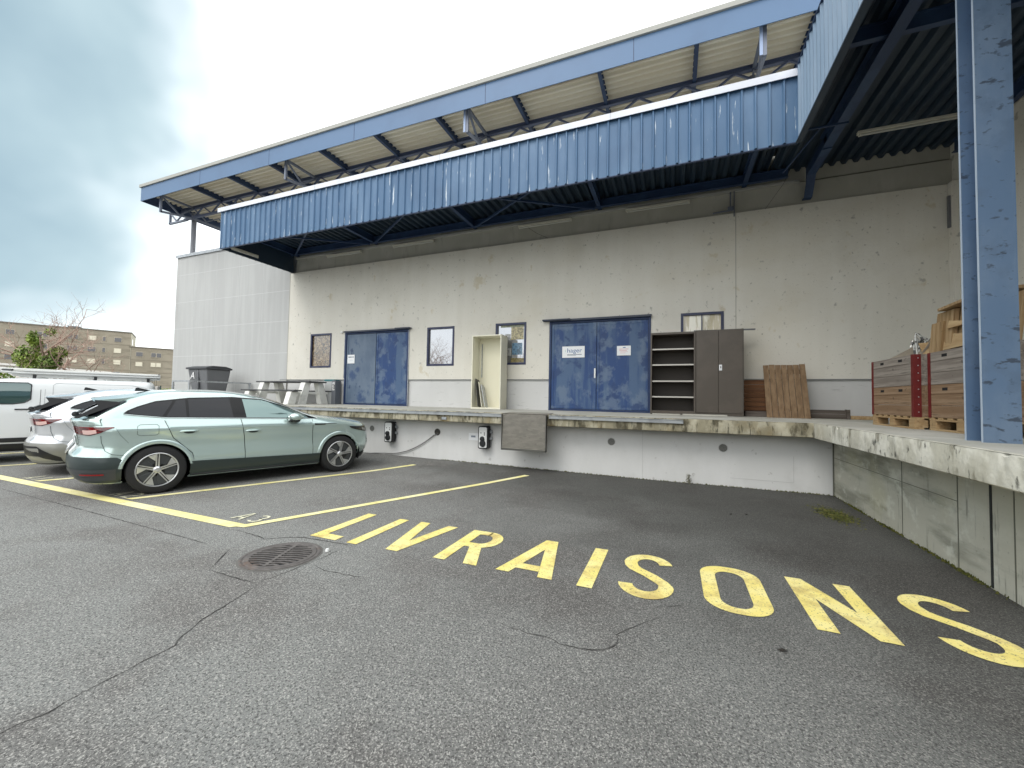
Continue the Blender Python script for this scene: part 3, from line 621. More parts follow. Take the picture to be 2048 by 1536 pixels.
mb.tube(pts, .011, 6); tag(mb.build('cable', mat('cable_grey', (.13, .13, .13), .6), None, True), 'thin grey cable hanging out of the round hole in the dock wall', 'cable')
# EV chargers
def charger(x, z, label, yo=0):
    c = empty('charging_station', (x, 8.15, z), 0, label, 'car charger', 'chargers on the dock wall')
    w_, h_ = .24, .50; y1 = -.16
    def rbox(w, h, r, y0, y1_):
        pts = []
        for cx, cz, a in ((w/2-r, h/2-r, 0), (-w/2+r, h/2-r, 90), (-w/2+r, -h/2+r, 180), (w/2-r, -h/2+r, 270)):
            for k in range(6): pts.append((cx+r*math.cos(R(a+k*18)), cz+r*math.sin(R(a+k*18))))
        return MB().prism(pts, y0, y1_, 1)
    rbox(w_, h_, .045, y1, 0).build('body', black, c, True, local=True, bevel=.006)
    rbox(w_-.05, h_-.05, .03, y1-.008, y1+.002).build('front_plate', mat('charger_white', (.70, .71, .70), .45), c, True, local=True)
    mb = MB()
    mb.lathe([(0, y1-.045), (.060, y1-.043), (.072, y1-.03), (.072, y1-.0085)], (0, 0, -.13), 'y', 20); mb.lathe([(0, y1-.055), (.045, y1-.052), (.055, y1-.03), (.055, y1-.0085)], (-.01, 0, -.03), 'y', 20)
    mb.build('socket_cover', black, c, True, local=True)
    for dx, dz in ((-.045, .10), (.04, .10), (.04, .06)): MB().lathe([(0, y1-.014), (.012, y1-.013), (.013, y1-.008)], (dx, 0, dz), 'y', 10).build('button', black, c, True, local=True)
    MB().tube([(.13, -.05, .22), (.155, -.03, .1), (.15, -.02, -.1), (.14, -.04, -.22)], .006, 5).build('cable_loop', galv, c, True, local=True)
    for zz in (.12, -.02): MB().box(.12, .17, -.06, -.002, zz-.03, zz+.03).build('bracket', galv, c, local=True)
charger(-6.42, .63, 'black and white wall charger nearest the mint green car bonnet')
charger(-3.87, .63, 'black and white wall charger next to the small white sign')
sign(-4.30, -4.06, .54, .70, 8.148, 'small white sign beside a charger on the dock wall', [('B', -4.24, -4.13, .605, .645, pgrey)])
# folding bridge plate (hanging)
b = empty('bridge_plate', (-2.82, YE, 1.1), 0, 'hinged ribbed steel loading plate hanging over the dock edge', 'loading plate')
pm = mat('bridge_steel', (.25, .235, .205), .55, .4, layers=[((.33, .31, .27), 5, (1, 1, 3), .4, .6, .8, 5), ((.15, .14, .12), 7, (1, 1, 2), .55, .7, .6, 5)])
mb = MB(); x0, x1 = -3.29, -2.33
tilt = lambda z: YE-.05-(1.17-z)*.05
mb.prism([(tilt(1.17), 1.17), (tilt(.48), .48), (tilt(.48)-.02, .48), (tilt(1.17)-.02, 1.175)], x0, x1, 0)
mb.prism([(tilt(1.17), 1.17), (YE+.42, 1.200), (YE+.42, 1.208), (tilt(1.17)-.02, 1.19)], x0, x1, 0)
mb.build('plate', pm, b)
mb = MB()
for i in range(28):
    z = .50+i*.0243; mb.box(x0+.012, x1-.012, tilt(z)-.0245, tilt(z)-.019, z, z+.008)
mb.build('grip_ribs', mat('rib_steel', (.15, .14, .12), .6, .3), b)
mb = MB(); mb.box(x0, x0+.012, tilt(.8)-.045, tilt(.8)+.03, .45, 1.17); mb.box(x1-.012, x1, tilt(.8)-.045, tilt(.8)+.03, .45, 1.17); mb.box(x0, x1, tilt(.46)-.028, tilt(.46)+.02, .44, .478); mb.build('edge_flange', mat('flange_dark', (.10, .10, .09), .6, .3), b)
# small wall lamp under slab
mb = MB(); mb.box(-4.78, -4.66, YE-.02, YE+.0, 1.0, 1.06); tag(mb.build('edge_bracket', galv, None, bevel=.004), 'small metal bracket on the slab edge between the two chargers', 'bracket')
# weed at the wall foot
def leafplant(name, x, y, label):
    mb = MB(); z0 = gz(x, y)
    for i in range(150):
        h = random.random(); a = random.uniform(0, 6.3); rr_ = random.uniform(0, .055)*(1.1-h*.5); cx, cy, cz = x+rr_*math.cos(a), y+rr_*math.sin(a), z0+h*.17; s = .016
        v = [Vector((random.gauss(0, 1), random.gauss(0, 1), random.gauss(0, 1))).normalized()*s for _ in range(3)]
        mb.face([Vector((cx, cy, cz))+q for q in v])
    tag(mb.build(name, mat('dry_weed', (.12, .12, .07), .9, layers=[((.30, .29, .22), 30, (1, 1, 1), .45, .6, .8, 3)]), fix=False), label, 'weed')
leafplant('weed', .27, 8.08, 'small dry weed at the foot of the white dock wall below the far right vent')

# ---------------------------------------------------------------- big roof
rf = empty('roof'); rf.parent = wh; rf.location = Vector((-9, 9.2, 9.2))-parent_loc(wh)
YF = 9.2; XR0, XR1 = -20.0, 8.0
MB().box(XR0, XR1, YF, YF+.02, 9.19, 9.735).build('fascia', fblue, rf)
mb = MB()
for x in (-16.27, -12.64, -8.98, -4.59, -.86): mb.box(x-.008, x+.008, YF-.003, YF, 9.20, 9.73)
mb.build('fascia_seam', dkblue, rf)
mb = MB(); mb.prism([(YF-.05, 9.737), (YF-.05, 9.85), (YF+.2, 9.88), (14.0, 10.2), (14.0, 10.1), (YF+.03, 9.737)], XR0-.05, XR1, 0); mb.build('roof_edge_flashing', mat('roof_top', (.36, .36, .33), .7), rf)
MB().box(XR0, XR0+.02, YF+.021, 13.9, 9.19, 9.735).build('end_fascia', dkblue, rf)
def corr(mb, along, a0, a1, c0, c1, z, pitch, amp, prof='sin', seg=10, zf=None):
    """corrugated sheet; ridges run along `along` ('x' or 'y')"""
    n = int(round((c1-c0)/pitch)*seg); A = []; B = []
    for i in range(n+1):
        c = lerp(c0, c1, i/n); ph = (c-c0)/pitch*2*math.pi; h = amp*math.sin(ph)
        if prof == 'trap': h = amp*max(-1, min(1, 2.2*math.sin(ph)))
        zz = z+h
        if along == 'x': A.append((a0, c, zz+(zf(c) if zf else 0))); B.append((a1, c, zz+(zf(c) if zf else 0)))
        else: A.append((c, a0, zz+(zf(a0) if zf else 0))); B.append((c, a1, zz+(zf(a1) if zf else 0)))
    mb.grid([A, B]); return mb
corr(MB(), 'x', XR0+.03, XR1, YF+.03, 13.8, 9.60, .185, .045, 'trap').build('soffit_sheet', soffm, rf, False, fix=False)
for x in (-17.25, -15.12, -12.93, -10.65, -8.43, -6.25, -3.9, -1.68, .46, 2.7):
    MB().ibar((x, YF+.03, 9.47), (x, 13.7, 9.47), .09, .2, .014).build('rafter', dkblue, rf)
# long truss above the wall and the post row
mb = MB(); yt = 10.62
mb.ibar((XR0-.02+.05, yt, 9.40), (XR1, yt, 9.40), .10, .12, .012)
mb.bar((-20.9+1.2, yt, 8.98), (XR1, yt, 8.98), .08, .08)
x = -19.56; k = 0
while x < 7:
    mb.bar((x, yt, 9.0 if k % 2 else 9.36), (x+.55, yt, 9.36 if k % 2 else 9.0), .045, .045); x += .55; k += 1
mb.build('truss', mat('truss_blue_grey', (.075, .095, .16), .5), rf)
for i, x in enumerate((-19.56, -12.1, -5.22, 1.74)):
    xx = x+.5 if i == 0 else x
    q = empty('truss_bracket'); q.parent = rf; q.location = Vector((xx, yt, 9.0))-parent_loc(rf)
    mb = MB(); x = xx; yf = 9.42
    mb.bar((x, yt, 9.38), (x, yf, 9.38), .07, .07); mb.bar((x, yt, 8.93), (x, yf, 8.72), .07, .07); mb.bar((x, yf, 8.69), (x, yf, 9.41), .07, .07, (1, 0, 0))
    mb.bar((x, yf+.04, 9.34), (x, lerp(yf, yt, .55), 8.86), .05, .05); mb.bar((x, lerp(yf, yt, .55), 8.86), (x, yt, 9.34), .05, .05); mb.bar((x, yt, 8.93), (x, 13.6, 8.93), .07, .07)
    y = yt; k = 0
    while y < 13.2: mb.bar((x, y, 9.0 if k % 2 else 9.36), (x, y+.5, 9.36 if k % 2 else 9.0), .045, .045); y += .5; k += 1
    mb.build('frame', steelgrey, q)
    if i in (2, 3): MB().box(x-.10, x-.04, yf-.05, yf-.036, 8.7, 9.41).build('end_plate', mat('plate_blue', (.30, .38, .55), .5), q)
# left end: bracket beyond the post
q = empty('truss_bracket'); q.parent = rf; q.location = Vector((-19.7, yt, 9.0))-parent_loc(rf)
mb = MB(); mb.bar((-19.5, yt, 8.95), (-20.75, yt, 8.95), .07, .07); mb.bar((-20.72, yt, 8.92), (-20.72, yt, 9.45), .07, .07, (0, 1, 0)); mb.bar((-20.7, yt, 9.4), (-20.25, yt, 9.0), .05, .05); mb.bar((-20.25, yt, 9.0), (-19.6, yt, 9.4), .05, .05); mb.build('frame', steelgrey, q)
for x in (-19.5, -12.1, -5.22, 1.74):
    mb = MB(); mb.tube([(x, yt+.26, 7.3), (x, yt+.26, 9.35)], .095, 16); mb.build('post', mat('post_grey', (.22, .23, .26), .5), rf, True)

# ---------------------------------------------------------------- front canopy
cn = empty('canopy'); cn.parent = wh; cn.location = Vector((-5.6, 8.12, 6.03))-parent_loc(wh)
CX0, CX1, CY, CZ0, CZ1 = -13.22, 2.0, 8.12, 6.03, 7.275
def ribbed(mb, a, b, z0, z1, pitch, ribw, depth, out):
    """flat sheet with narrow raised ribs between points a and b (xy), ribs pointing along `out`"""
    a = Vector(a); b = Vector(b); L = (b-a).length; d_ = (b-a)/L; o_ = Vector(out); prof = []
    n = int(L/pitch)
    for i in range(n+1):
        s = i*pitch+.04
        for ds, h in ((0, 0), (ribw*.3, depth), (ribw*.7, depth), (ribw, 0)):
            if s+ds < L: prof.append((s+ds, h))
    prof = [(0, 0)]+prof+[(L, 0)]
    lo = [(*(a+d_*s+o_*h), z0) for s, h in prof]; hi = [(*(a+d_*s+o_*h), z1) for s, h in prof]
    mb.grid([lo, hi]); return mb
ribbed(MB(), (CX0, CY), (CX1, CY), CZ0, CZ1, .2165, .055, .035, (0, -1)).build('front_cladding', faschia, cn, fix=False)
MB().box(CX0, CX1, CY+.02, CY+.03, CZ0, CZ1+.01).build('cladding_back', dkblue, cn)
mb = MB(); mb.box(CX0-.06, CX1-.02, CY-.065, CY+.10, CZ1, CZ1+.015); mb.box(CX0-.065, CX1-.02, CY-.068, CY-.055, CZ1-.115, CZ1+.016); mb.build('cap_flashing', capm, cn)
mb = MB()
for x in (-9.2, -5.2, -1.2): mb.box(x-.004, x+.004, CY-.0695, CY-.068, CZ1-.115, CZ1+.016)
mb.build('cap_joint', greyfl, cn)
mb = MB(); mb.box(CX0, CX1, CY-.002, CY+.05, CZ0-.018, CZ0-.001); mb.build('bottom_trim', dkblue, cn)
ribbed(MB(), (CX0, CY+.03), (CX0, YW-.005), CZ0, CZ1, .2165, .055, .03, (-1, 0)).build('end_cladding', dkblue, cn, fix=False)
MB().box(CX0+.01, CX0+.03, CY+.03, YW-.005, CZ0-.002, CZ1).build('end_lining', ceilm, cn)
MB().box(CX0-.07, CX0+.1, CY+.1, YW-.01, CZ1, CZ1+.014).build('end_cap', capm, cn)
corr(MB(), 'y', CY+.04, YW+.09, CX0+.03, 2.0, 6.90, .228, .04, 'trap').build('ceiling_sheet', ceilm, cn, fix=False)
MB().box(CX0, 5.2, CY+.1, YW, 7.245, 7.26).build('roof_sheet', greyfl, cn)
for x in (-13.0, -9.35, -5.60, -1.85, 1.55): 
    MB().ibar((x, CY+.05, 6.74), (x, YW+.055, 6.74), .10, .22, .014).build('cross_beam', dkblue, cn)
MB().ibar((CX0+.05, CY+.12, 6.72), (2.0, CY+.12, 6.72), .08, .2, .012).build('edge_beam', dkblue, cn)
MB().ibar((CX0+.05, YW-.15, 6.72), (2.4, YW-.15, 6.72), .10, .2, .012).build('wall_beam', dkblue, cn)
for a, b in ((-12.9, -9.45), (-5.5, -1.95)):
    MB().bar((a, YW-.2, 6.60), (b, CY+.2, 6.60), .05, .05).build('diagonal_brace', dkblue, cn); MB().bar((b, YW-.2, 6.58), (a, CY+.2, 6.58), .05, .05).build('diagonal_brace', dkblue, cn)
MB().bar((-9.25, YW-.2, 6.60), (-5.7, CY+.2, 6.60), .05, .05).build('diagonal_brace', dkblue, cn)
# side canopy (over the right-hand dock)
c2 = empty('side_canopy'); c2.parent = wh; c2.location = Vector((2.0, 4, 6.03))-parent_loc(wh)
corr_w = MB(); n = int((CY+7)/.16*8); A = []; B = []
for i in range(n+1):
    y = lerp(CY, -7, i/n); h = .028*math.sin((CY-y)/.16*2*math.pi)
    A.append((2.0-.01+h, y, CZ0)); B.append((2.0-.01+h, y, CZ1+.03))
corr_w.grid([A, B]).build('side_cladding', sheet2, c2, True, fix=False, angle=80)
MB().box(2.035, 2.045, -7, CY, CZ0, CZ1).build('cladding_back', dkblue, c2)
mb = MB(); mb.box(1.955, 2.04, -7, CY-.03, CZ1+.031, CZ1+.045); mb.build('cap_flashing', dkblue, c2)
MB().box(1.955, 2.05, -7, CY-.0, CZ0-.025, CZ0-.001).build('bottom_trim', ceilm, c2)
corr(MB(), 'y', -7, YW+.09, 2.05, XC-.0, 6.88, .215, .042, 'trap').build('ceiling_sheet', ceilm, c2, fix=False)
MB().box(2.0, 5.28, -7, YW, 7.325, 7.34).build('roof_sheet', greyfl, c2)
mb = MB(); X_ = 2.78
mb.ibar((X_, -6, 6.66), (X_, 9.55, 6.66), .16, .30, .016); 
mb.prism([(9.4, 6.51), (9.4, 6.81), (10.74, 6.81), (10.74, 6.12), (10.62, 6.12), (10.35, 6.52)], X_-.008, X_+.008, 0)
mb.prism([(9.4, 6.50), (10.36, 6.505), (10.62, 6.12), (10.745, 6.12), (10.745, 6.10), (10.61, 6.10), (10.34, 6.49), (9.4, 6.485)], X_-.08, X_+.08, 0)
mb.build('tapered_beam', dkblue, c2)
for y in (6.9, 4.7, 2.5): MB().ibar((2.06, y, 6.70), (XC, y, 6.70), .09, .22, .014).build('cross_beam', dkblue, c2)
MB().ibar((XC-.1, -6, 6.66), (XC-.1, 10.5, 6.66), .1, .25, .014).build('wall_beam', dkblue, c2)
MB().bar((2.05, 8.2, 6.25), (2.74, 8.25, 6.27), .03, .03).build('stay_rod', dkblue, c2)
MB().bar((2.0, 9.2, 6.05), (2.35, 8.25, 6.27), .02, .02).build('stay_rod', dkblue, c2)
# steel column
co_ = empty('steel_column', (2.63, 4.9, ZT), 0, 'tall scuffed blue steel column standing on the dock edge', 'column')
mb = MB(); mb.box(2.51, 2.755, 4.795, 4.811, ZT, 6.52); mb.box(2.505, 2.75, 5.0, 5.016, ZT, 6.52); mb.build('flange', colm, co_); MB().box(2.622, 2.634, 4.812, 4.9995, ZT, 6.52).build('web', colweb_shade, co_)
mb = MB(); mb.box(2.5055, 2.5095, 4.794, 4.812, ZT, 6.5); mb.box(2.5005, 2.5045, 4.999, 5.017, ZT, 6.5); mb.build('pale_edge', colm2, co_)  # flange edge strips in a paler blue-grey
# fluorescent lights
def fluo(a, b, label, drop=.0):
    a = Vector(a); b = Vector(b); c = (a+b)/2
    f = empty('fluorescent_light', a, 0, label, 'light fitting', 'fluorescent lights under the canopies')
    mb = MB(); mb.bar(a, b, .09, .05); mb.build('housing', lampm, f, bevel=.006)
    d_ = (b-a).normalized(); mb = MB(); mb.tube([a+d_*.03+Vector((0, 0, -.045)), b-d_*.03+Vector((0, 0, -.045))], .019, 10); mb.build('tube', mat('tube_white', (.5, .5, .46), .3), f, True)
    mb = MB()
    for e in (a+d_*.02, b-d_*.02): mb.bar(e+Vector((0, 0, -.02)), e+d_*.03+Vector((0, 0, -.02)), .05, .08)
    mb.build('end_cap', lampm, f)
yl = YW-.05
fluo((-11.5, yl, 6.46), (-9.95, yl, 6.46), 'strip light on the wall beam above the leftmost small window')
fluo((-8.62, yl, 6.46), (-7.05, yl, 6.46), 'strip light on the wall beam above the smaller blue door')
fluo((-4.18, yl, 6.47), (-2.62, yl, 6.47), 'strip light on the wall beam above the large blue door')
fluo((-1.17, yl, 6.47), (.36, yl, 6.47), 'strip light on the wall beam above the brown cabinets')
fluo((3.2, 9.25, 6.60), (4.76, 9.25, 6.60), 'strip light hanging from the side canopy left of the column')
fluo((-13.02, 8.35, 6.12), (-12.98, 9.2, 6.12), 'strip light inside the far left end of the canopy')
mb = MB(); mb.tube([(1.26, YW-.02, 6.54), (1.26, YW-.02, 6.15), (1.26, YW-.03, 6.10), (.88, YW-.03, 6.08)], .018, 8); mb.tube([(1.34, YW-.02, 6.56), (1.34, YW-.02, 5.94)], .012, 6); mb.box(1.2, 1.32, YW-.06, YW-.005, 6.08, 6.18)
tag(mb.build('conduit', steelgrey, None, True), 'grey conduit with a junction box on the wall beam right of the strip lights', 'conduit')
mb = MB(); mb.tube([(2.42, 9.6, 6.8), (2.25, 10.3, 6.35), (1.98, YW-.02, 6.02)], .004, 4)
tag(mb.build('loose_wire', black, None), 'thin loose wire hanging from the canopy corner', 'wire')
mb = MB(); mb.tube([(-3.9, YW-.03, 6.42), (-3.6, YW-.02, 6.2), (-3.3, YW-.01, 6.04)], .004, 4)
tag(mb.build('loose_wire', black, None), 'thin loose wire hanging below the third strip light', 'wire')

# ================================================================== things on the dock
# white open shelf frame (leans very slightly)
s = empty('shelf_frame', (-5.2, 10.5, ZT), 0, 'tall empty cream shelf carcass leaning at the wall', 'shelf unit')
x0, x1, y0, y1, z0, z1 = -5.33, -4.42, 10.17, 10.62, ZT, 3.27
mb = MB(); mb.box(x0, x0+.03, y0, y1, z0, z1); mb.box(x1-.03, x1, y0, y1, z0, z1); mb.build('side_panel', cream, s, bevel=.002)
mb = MB(); mb.box(x0+.03, x1-.03, y0, y1, z1-.03, z1); mb.build('top_panel', cream, s, bevel=.002)
mb = MB(); mb.box(x0+.03, x1-.03, y0, y1, z0, z0+.04); mb.build('bottom_panel', cream, s, bevel=.002)
mb = MB(); mb.box(x0+.03, x1-.03, y1-.012, y1-.002, z0+.04, z1-.03); mb.build('back_panel', mat('cream_back', (.70, .67, .52), .6), s)
MB().box(x0+.12, x0+.135, y1-.06, y1-.0125, z0+.9, z1-.2).build('shelf_rail', galv, s)
for i, (dx, m_, lb) in enumerate([(.0, mat('board_dark', (.05, .05, .05), .5), 'thin dark board leaning inside the cream shelf carcass'), (.09, cream, 'thin cream board leaning inside the cream shelf carcass, right of the dark one'), (.17, galv, 'thin grey metal strip leaning inside the cream shelf carcass')]):
    a = (x0+.08+dx*1.3+.12, y0+.15, z0+.045); b_ = (x0+.045+dx, y1-.05, z0+.84-dx)
    mb = MB(); mb.bar((a[0], a[1], a[2]), (b_[0], a[1]+.15, b_[2]), .22, .014, (1, 0, 0)); tag(mb.build('board', m_), lb, 'board')
# brown open shelf cabinet and closed cabinet
def cab(x0, x1, y0, y1, z0, z1, openf, label):
    s = empty('office_cabinet', ((x0+x1)/2, (y0+y1)/2, z0), 0, label, 'cabinet')
    t_ = .035
    mb = MB(); mb.box(x0, x0+t_, y0, y1, z0, z1); mb.box(x1-t_, x1, y0, y1, z0, z1); mb.box(x0+t_, x1-t_, y0, y1, z1-.05, z1); mb.box(x0+t_, x1-t_, y0, y1, z0, z0+.08); mb.build('carcass', brownm, s, bevel=.003)
    MB().box(x0+t_, x1-t_, y1-.012, y1-.001, z0+.08, z1-.05).build('back_panel', brown2, s)
    if openf:
        for k, zz in enumerate((.385, .75, 1.13, 1.495)):
            sh = MB().box(x0+t_+.002, x1-t_-.002, y0+.03, y1-.014, z0+zz, z0+zz+.028).build('shelf', brownm, s)
            MB().box(x0+t_+.002, x1-t_-.002, y0+.022, y0+.0298, z0+zz-.002, z0+zz+.030).build('shelf_edge', mat('shelf_edge', (.46, .44, .40), .45, .3), sh)
    else:
        xm = (x0+x1)/2-.02
        for a, b in ((x0+.02, xm-.003), (xm+.003, x1-.02)):
            dd = MB().box(a, b, y0-.018, y0-.001, z0+.06, z1-.02).build('door', brownm, s, bevel=.003)
            if a > xm:
                MB().box(a+.01, a+.07, y0-.026, y0-.0185, z0+1.0, z0+1.13).build('lock_plate', alu, dd, bevel=.004); MB().box(a+.035, a+.05, y0-.030, y0-.0265, z0+1.05, z0+1.10).build('keyhole', black, dd)
    return s
cab(-.50, .47, 9.98, 10.42, ZT+.01, 3.10, True, 'dark brown open steel cabinet with four shelves beside the large blue door')
cab(.475, 1.43, 10.0, 10.44, ZT+.01, 3.12, False, 'dark brown closed two-door steel cabinet')
mb = MB(); mb.box(.2, 1.1, 9.93, 9.975, ZT+.001, ZT+.03); mb.box(-.45, .15, 9.95, 9.975, ZT+.001, ZT+.022)
tag(mb.build('plank', mat('plank_white', (.42, .41, .36), .8), None), 'pale thin batten under the front of the brown cabinets', 'batten')
mb = MB(); mb.bar((.45, 10.3, 3.155), (1.72, 10.45, 3.165), .05, .03); mb.box(1.42, 1.46, 10.26, 10.34, 3.122, 3.165)
tag(mb.build('metal_bar', greyp, None), 'thin dark metal bar lying on top of the closed brown cabinet', 'bar')
# boards leaning against the wall
s = empty('wooden_board', (2.25, 10.3, ZT), 0, 'upright brown wooden board of vertical planks leaning against the wall', 'wooden board')
mb = MB(); a = 1.86
yt0, yt1 = 10.02, 10.42
w_ = .79/7
for i in range(7):
    x = a+i*w_; z_ = 1.16+random.uniform(-.01, .008)
    mb.prism([(yt0, ZT), (yt0+.025, ZT), (yt1+.02, ZT+z_), (yt1-.005, ZT+z_)], x+.004, x+w_-.004, 0)
mb.build('planks', wood_b, s, bevel=.003)
mb = MB(); mb.box(a+.03, a+.76, 10.12, 10.145, ZT+.15, ZT+.25); mb.box(a+.03, a+.76, 10.42, 10.445, ZT+.95, ZT+1.05); mb.build('batten', wood_b, s)
s = empty('board_stack', (1.65, 10.5, ZT), 0, 'reddish brown horizontal boards stacked between cabinet and upright board', 'wooden boards')
for i in range(7):
    MB().box(1.49+random.uniform(0, .02), 2.0, 10.56+random.uniform(0, .01), 10.60, ZT+.13+i*.10, ZT+.225+i*.10).build('board', wood_dk, s, bevel=.003)
MB().box(1.50, 1.98, 10.30, 10.62, ZT, ZT+.12).build('base_block', wood_old, s, bevel=.004)
s = empty('old_planks', (2.95, 10.3, ZT), 0, 'low dark weathered plank lying on edge against the wall', 'plank')
mb = MB(); mb.box(2.55, 3.36, 10.42, 10.47, ZT, ZT+.10); mb.box(2.55, 3.36, 10.425, 10.475, ZT+.103, ZT+.185); mb.build('boards', wood_old, s, bevel=.003); MB().box(3.36, 3.42, 10.38, 10.50, ZT, ZT+.2).build('end_block', wood_old, s, bevel=.004)
mb = MB(); mb.box(3.43, 3.82, 10.38, 10.46, ZT+.001, ZT+.075); tag(mb.build('plank', wood_pal, None, bevel=.004), 'short light wooden offcut beside the low dark plank', 'plank')
# crates: pallet + two collars with red steel corners
def crate(x0, y0, lx, ly, label, tops):
    s = empty('pallet_crate', (x0+lx/2, y0+ly/2, ZT), 0, label, 'crate', 'wooden pallet crates with red steel corners')
    p_ = empty('pallet', (-lx/2, -ly/2, 0)); p_.parent = s
    mb = MB()
    for bx in (0, lx/2-.05, lx-.1): mb.box(bx, bx+.1, 0, ly, .122, .144); mb.box(bx, bx+.1, 0, ly, 0, .022)
    mb.build('deck_boards', wood_pal, p_, local=True, bevel=.002)
    mb = MB()
    for i in range(7): yy = i*(ly-.1)/6; mb.box(-.0, lx, yy, yy+.1, .1445, .164)
    mb.build('top_boards', wood_pal, p_, local=True, bevel=.002)
    mb = MB()
    for bx in (0.002, lx/2-.07, lx-.142):
        for by in (0.002, ly/2-.07, ly-.142): MB().box(bx, bx+.14, by, by+.14, .0225, .1215).build('block', wood_pal, p_, local=True, bevel=.004)
    h = .41; z = ZT+.166
    for k in range(2):
        m_ = (wood_n, wood_g)[k]
        c = empty('crate_collar', (-lx/2, -ly/2, .166+k*(h+.004))); c.parent = s
        mb = MB(); t_ = .022
        for j, (a, b) in enumerate(((0, .148), (.151, .29), (.293, h))):
            mb.box(0, t_, .0, ly, a, b); mb.box(lx-t_, lx, 0, ly, a, b); mb.box(t_, lx-t_, 0, t_, a, b); mb.box(t_, lx-t_, ly-t_, ly, a, b)
        mb.build('boards', m_, c, local=True, bevel=.003)
        mb = MB()
        for yy in (ly*.28, ly*.72): mb.box(-.003, -.001, yy-.05, yy+.05, h-.075, h-.040)
        mb.build('hand_holes', dark, c, local=True)
        for cx, sx_ in ((0, 1), (lx, -1)):
            for cy, sy in ((0, 1), (ly, -1)):
                mb = MB(); ex = -.006*sx_; ey = -.006*sy
                xa, xb = sorted((cx+ex, cx+sx_*.075)); ya, yb = sorted((cy+ey, cy+ey+.0045*sy)); mb.box(xa, xb, ya, yb, -.005, h+.0)
                xa, xb = sorted((cx+ex-.0003*sx_, cx+ex+.0045*sx_)); ya, yb = sorted((cy+ey-.0003*sy, cy+sy*.05)); mb.box(xa, xb, ya, yb, -.005, h+.0)
                an = mb.build('corner_angle', redm, c, local=True)
                if cy == 0 and cx == 0:
                    mb = MB()
                    for q in range(4): mb.lathe([(0, -.0105), (.006, -.010), (.008, -.0065)], (.045, 0, .06+q*.10), 'y', 8)
                    mb.build('rivets', alu, an, True, local=True)
    return s
crate(2.95, 6.90, .80, 1.19, 'crate of two collars on a pallet, the farther one with grey cardboard sticking out', 0)
crate(3.06, 5.62, .80, 1.19, 'crate of two collars on a pallet, half behind the blue column and piled with plywood', 0)
ZC = ZT+.166+.828
# contents of crate 1
mb = MB(); cb = mat('grey_cardboard', (.22, .185, .14), .8, layers=[((.28, .235, .18), 4, (1, 1, 1), .4, .6, .7, 4)])
mb.add([(2.99, 7.0, ZC-.12), (3.0, 7.85, ZC-.02), (3.3, 7.62, ZC+.20), (3.25, 7.1, ZC+.24), (3.01, 7.0, ZC-.13), (3.02, 7.85, ZC-.03), (3.32, 7.62, ZC+.19), (3.27, 7.1, ZC+.23)],
       [(0, 1, 2, 3), (4, 7, 6, 5), (0, 4, 5, 1), (1, 5, 6, 2), (2, 6, 7, 3), (3, 7, 4, 0)])
tag(mb.build('cardboard_sheet', cb), 'grey brown cardboard flap sticking out of the farther crate', 'cardboard')
mb = MB(); mb.bar((3.2, 6.98, ZC-.1), (3.18, 7.12, ZC+.17), .16, .01, (0, 1, 0)); tag(mb.build('cardboard_sheet', wood_pal), 'small light wooden offcut standing in the farther crate', 'offcut')
mb = MB()
for i in range(6):
    x = 3.14+random.uniform(-.05, .07); y = 7.22+random.uniform(-.10, .1); h = random.uniform(.16, .27)
    mb.tube([(x, y, ZC-.1), (x+random.uniform(-.05, .05), y, ZC+h), (x+random.uniform(-.1, .1), y+.03, ZC+h+.05), (x+random.uniform(-.12, .12), y, ZC+h-.05)], .012, 6)
tag(mb.build('metal_scraps', mat('scrap', (.55, .55, .52), .4, .3, layers=[((.05, .05, .05), 10, (1, 1, 1), .5, .55, .9, 2)]), None, True), 'bundle of bent white and grey metal strips sticking out of the farther crate', 'scrap metal')
# plywood pile on crate 2
for x, ya, yb, h, w, sh, m_, lb in [(3.07, 6.84, 6.60, .37, .03, .03, ply, 'narrow plywood strip at the far edge of the pile in the nearer crate'),
                          (3.10, 6.80, 6.46, .49, .05, .05, ply, 'second plywood sheet, higher and darker, in the pile of the nearer crate'),
                          (3.16, 6.72, 6.40, .50, .02, .16, wood_pal, 'light slanting plywood strip in the pile of the nearer crate'),
                          (3.24, 6.70, 5.68, .50, .03, .06, ply, 'large dark plywood sheet at the back of the pile in the nearer crate')]:
    mb = MB(); x2 = x+.03
    mb.add([(x, ya, ZC-.1), (x+w, ya, ZC-.1), (x+w, yb, ZC-.1), (x, yb, ZC-.1), (x2, ya-sh, ZC+h), (x2+w, ya-sh, ZC+h), (x2+w, yb-sh, ZC+h), (x2, yb-sh, ZC+h)],
           [(0, 1, 2, 3), (4, 7, 6, 5), (0, 4, 5, 1), (1, 5, 6, 2), (2, 6, 7, 3), (3, 7, 4, 0)])
    tag(mb.build('plywood_sheet', m_, None, bevel=.003), lb, 'plywood')
for z, hh, y0_, y1_, lb in [(.01, .21, 6.60, 5.72, 'bowed light plywood offcut lowest in the open side of the pile'), (.26, .10, 6.50, 5.72, 'narrow light plywood offcut in the middle of the pile')]:
    rows = []
    for k in range(9):
        t_ = k/8; y = lerp(y0_, y1_, t_); b1 = .05*math.sin(t_*3.1)
        rows.append([(3.10, y, ZC+z+.02*t_), (3.12+.03*t_, y, ZC+z+hh-b1), (3.16+.03*t_, y, ZC+z+hh-b1), (3.14, y, ZC+z+.02*t_)])
    mb = MB(); mb.grid([r_+[r_[0]] for r_ in rows]); mb.face(rows[0]); mb.face(rows[-1]); tag(mb.build('plywood_offcut', wood_pal), lb, 'plywood')
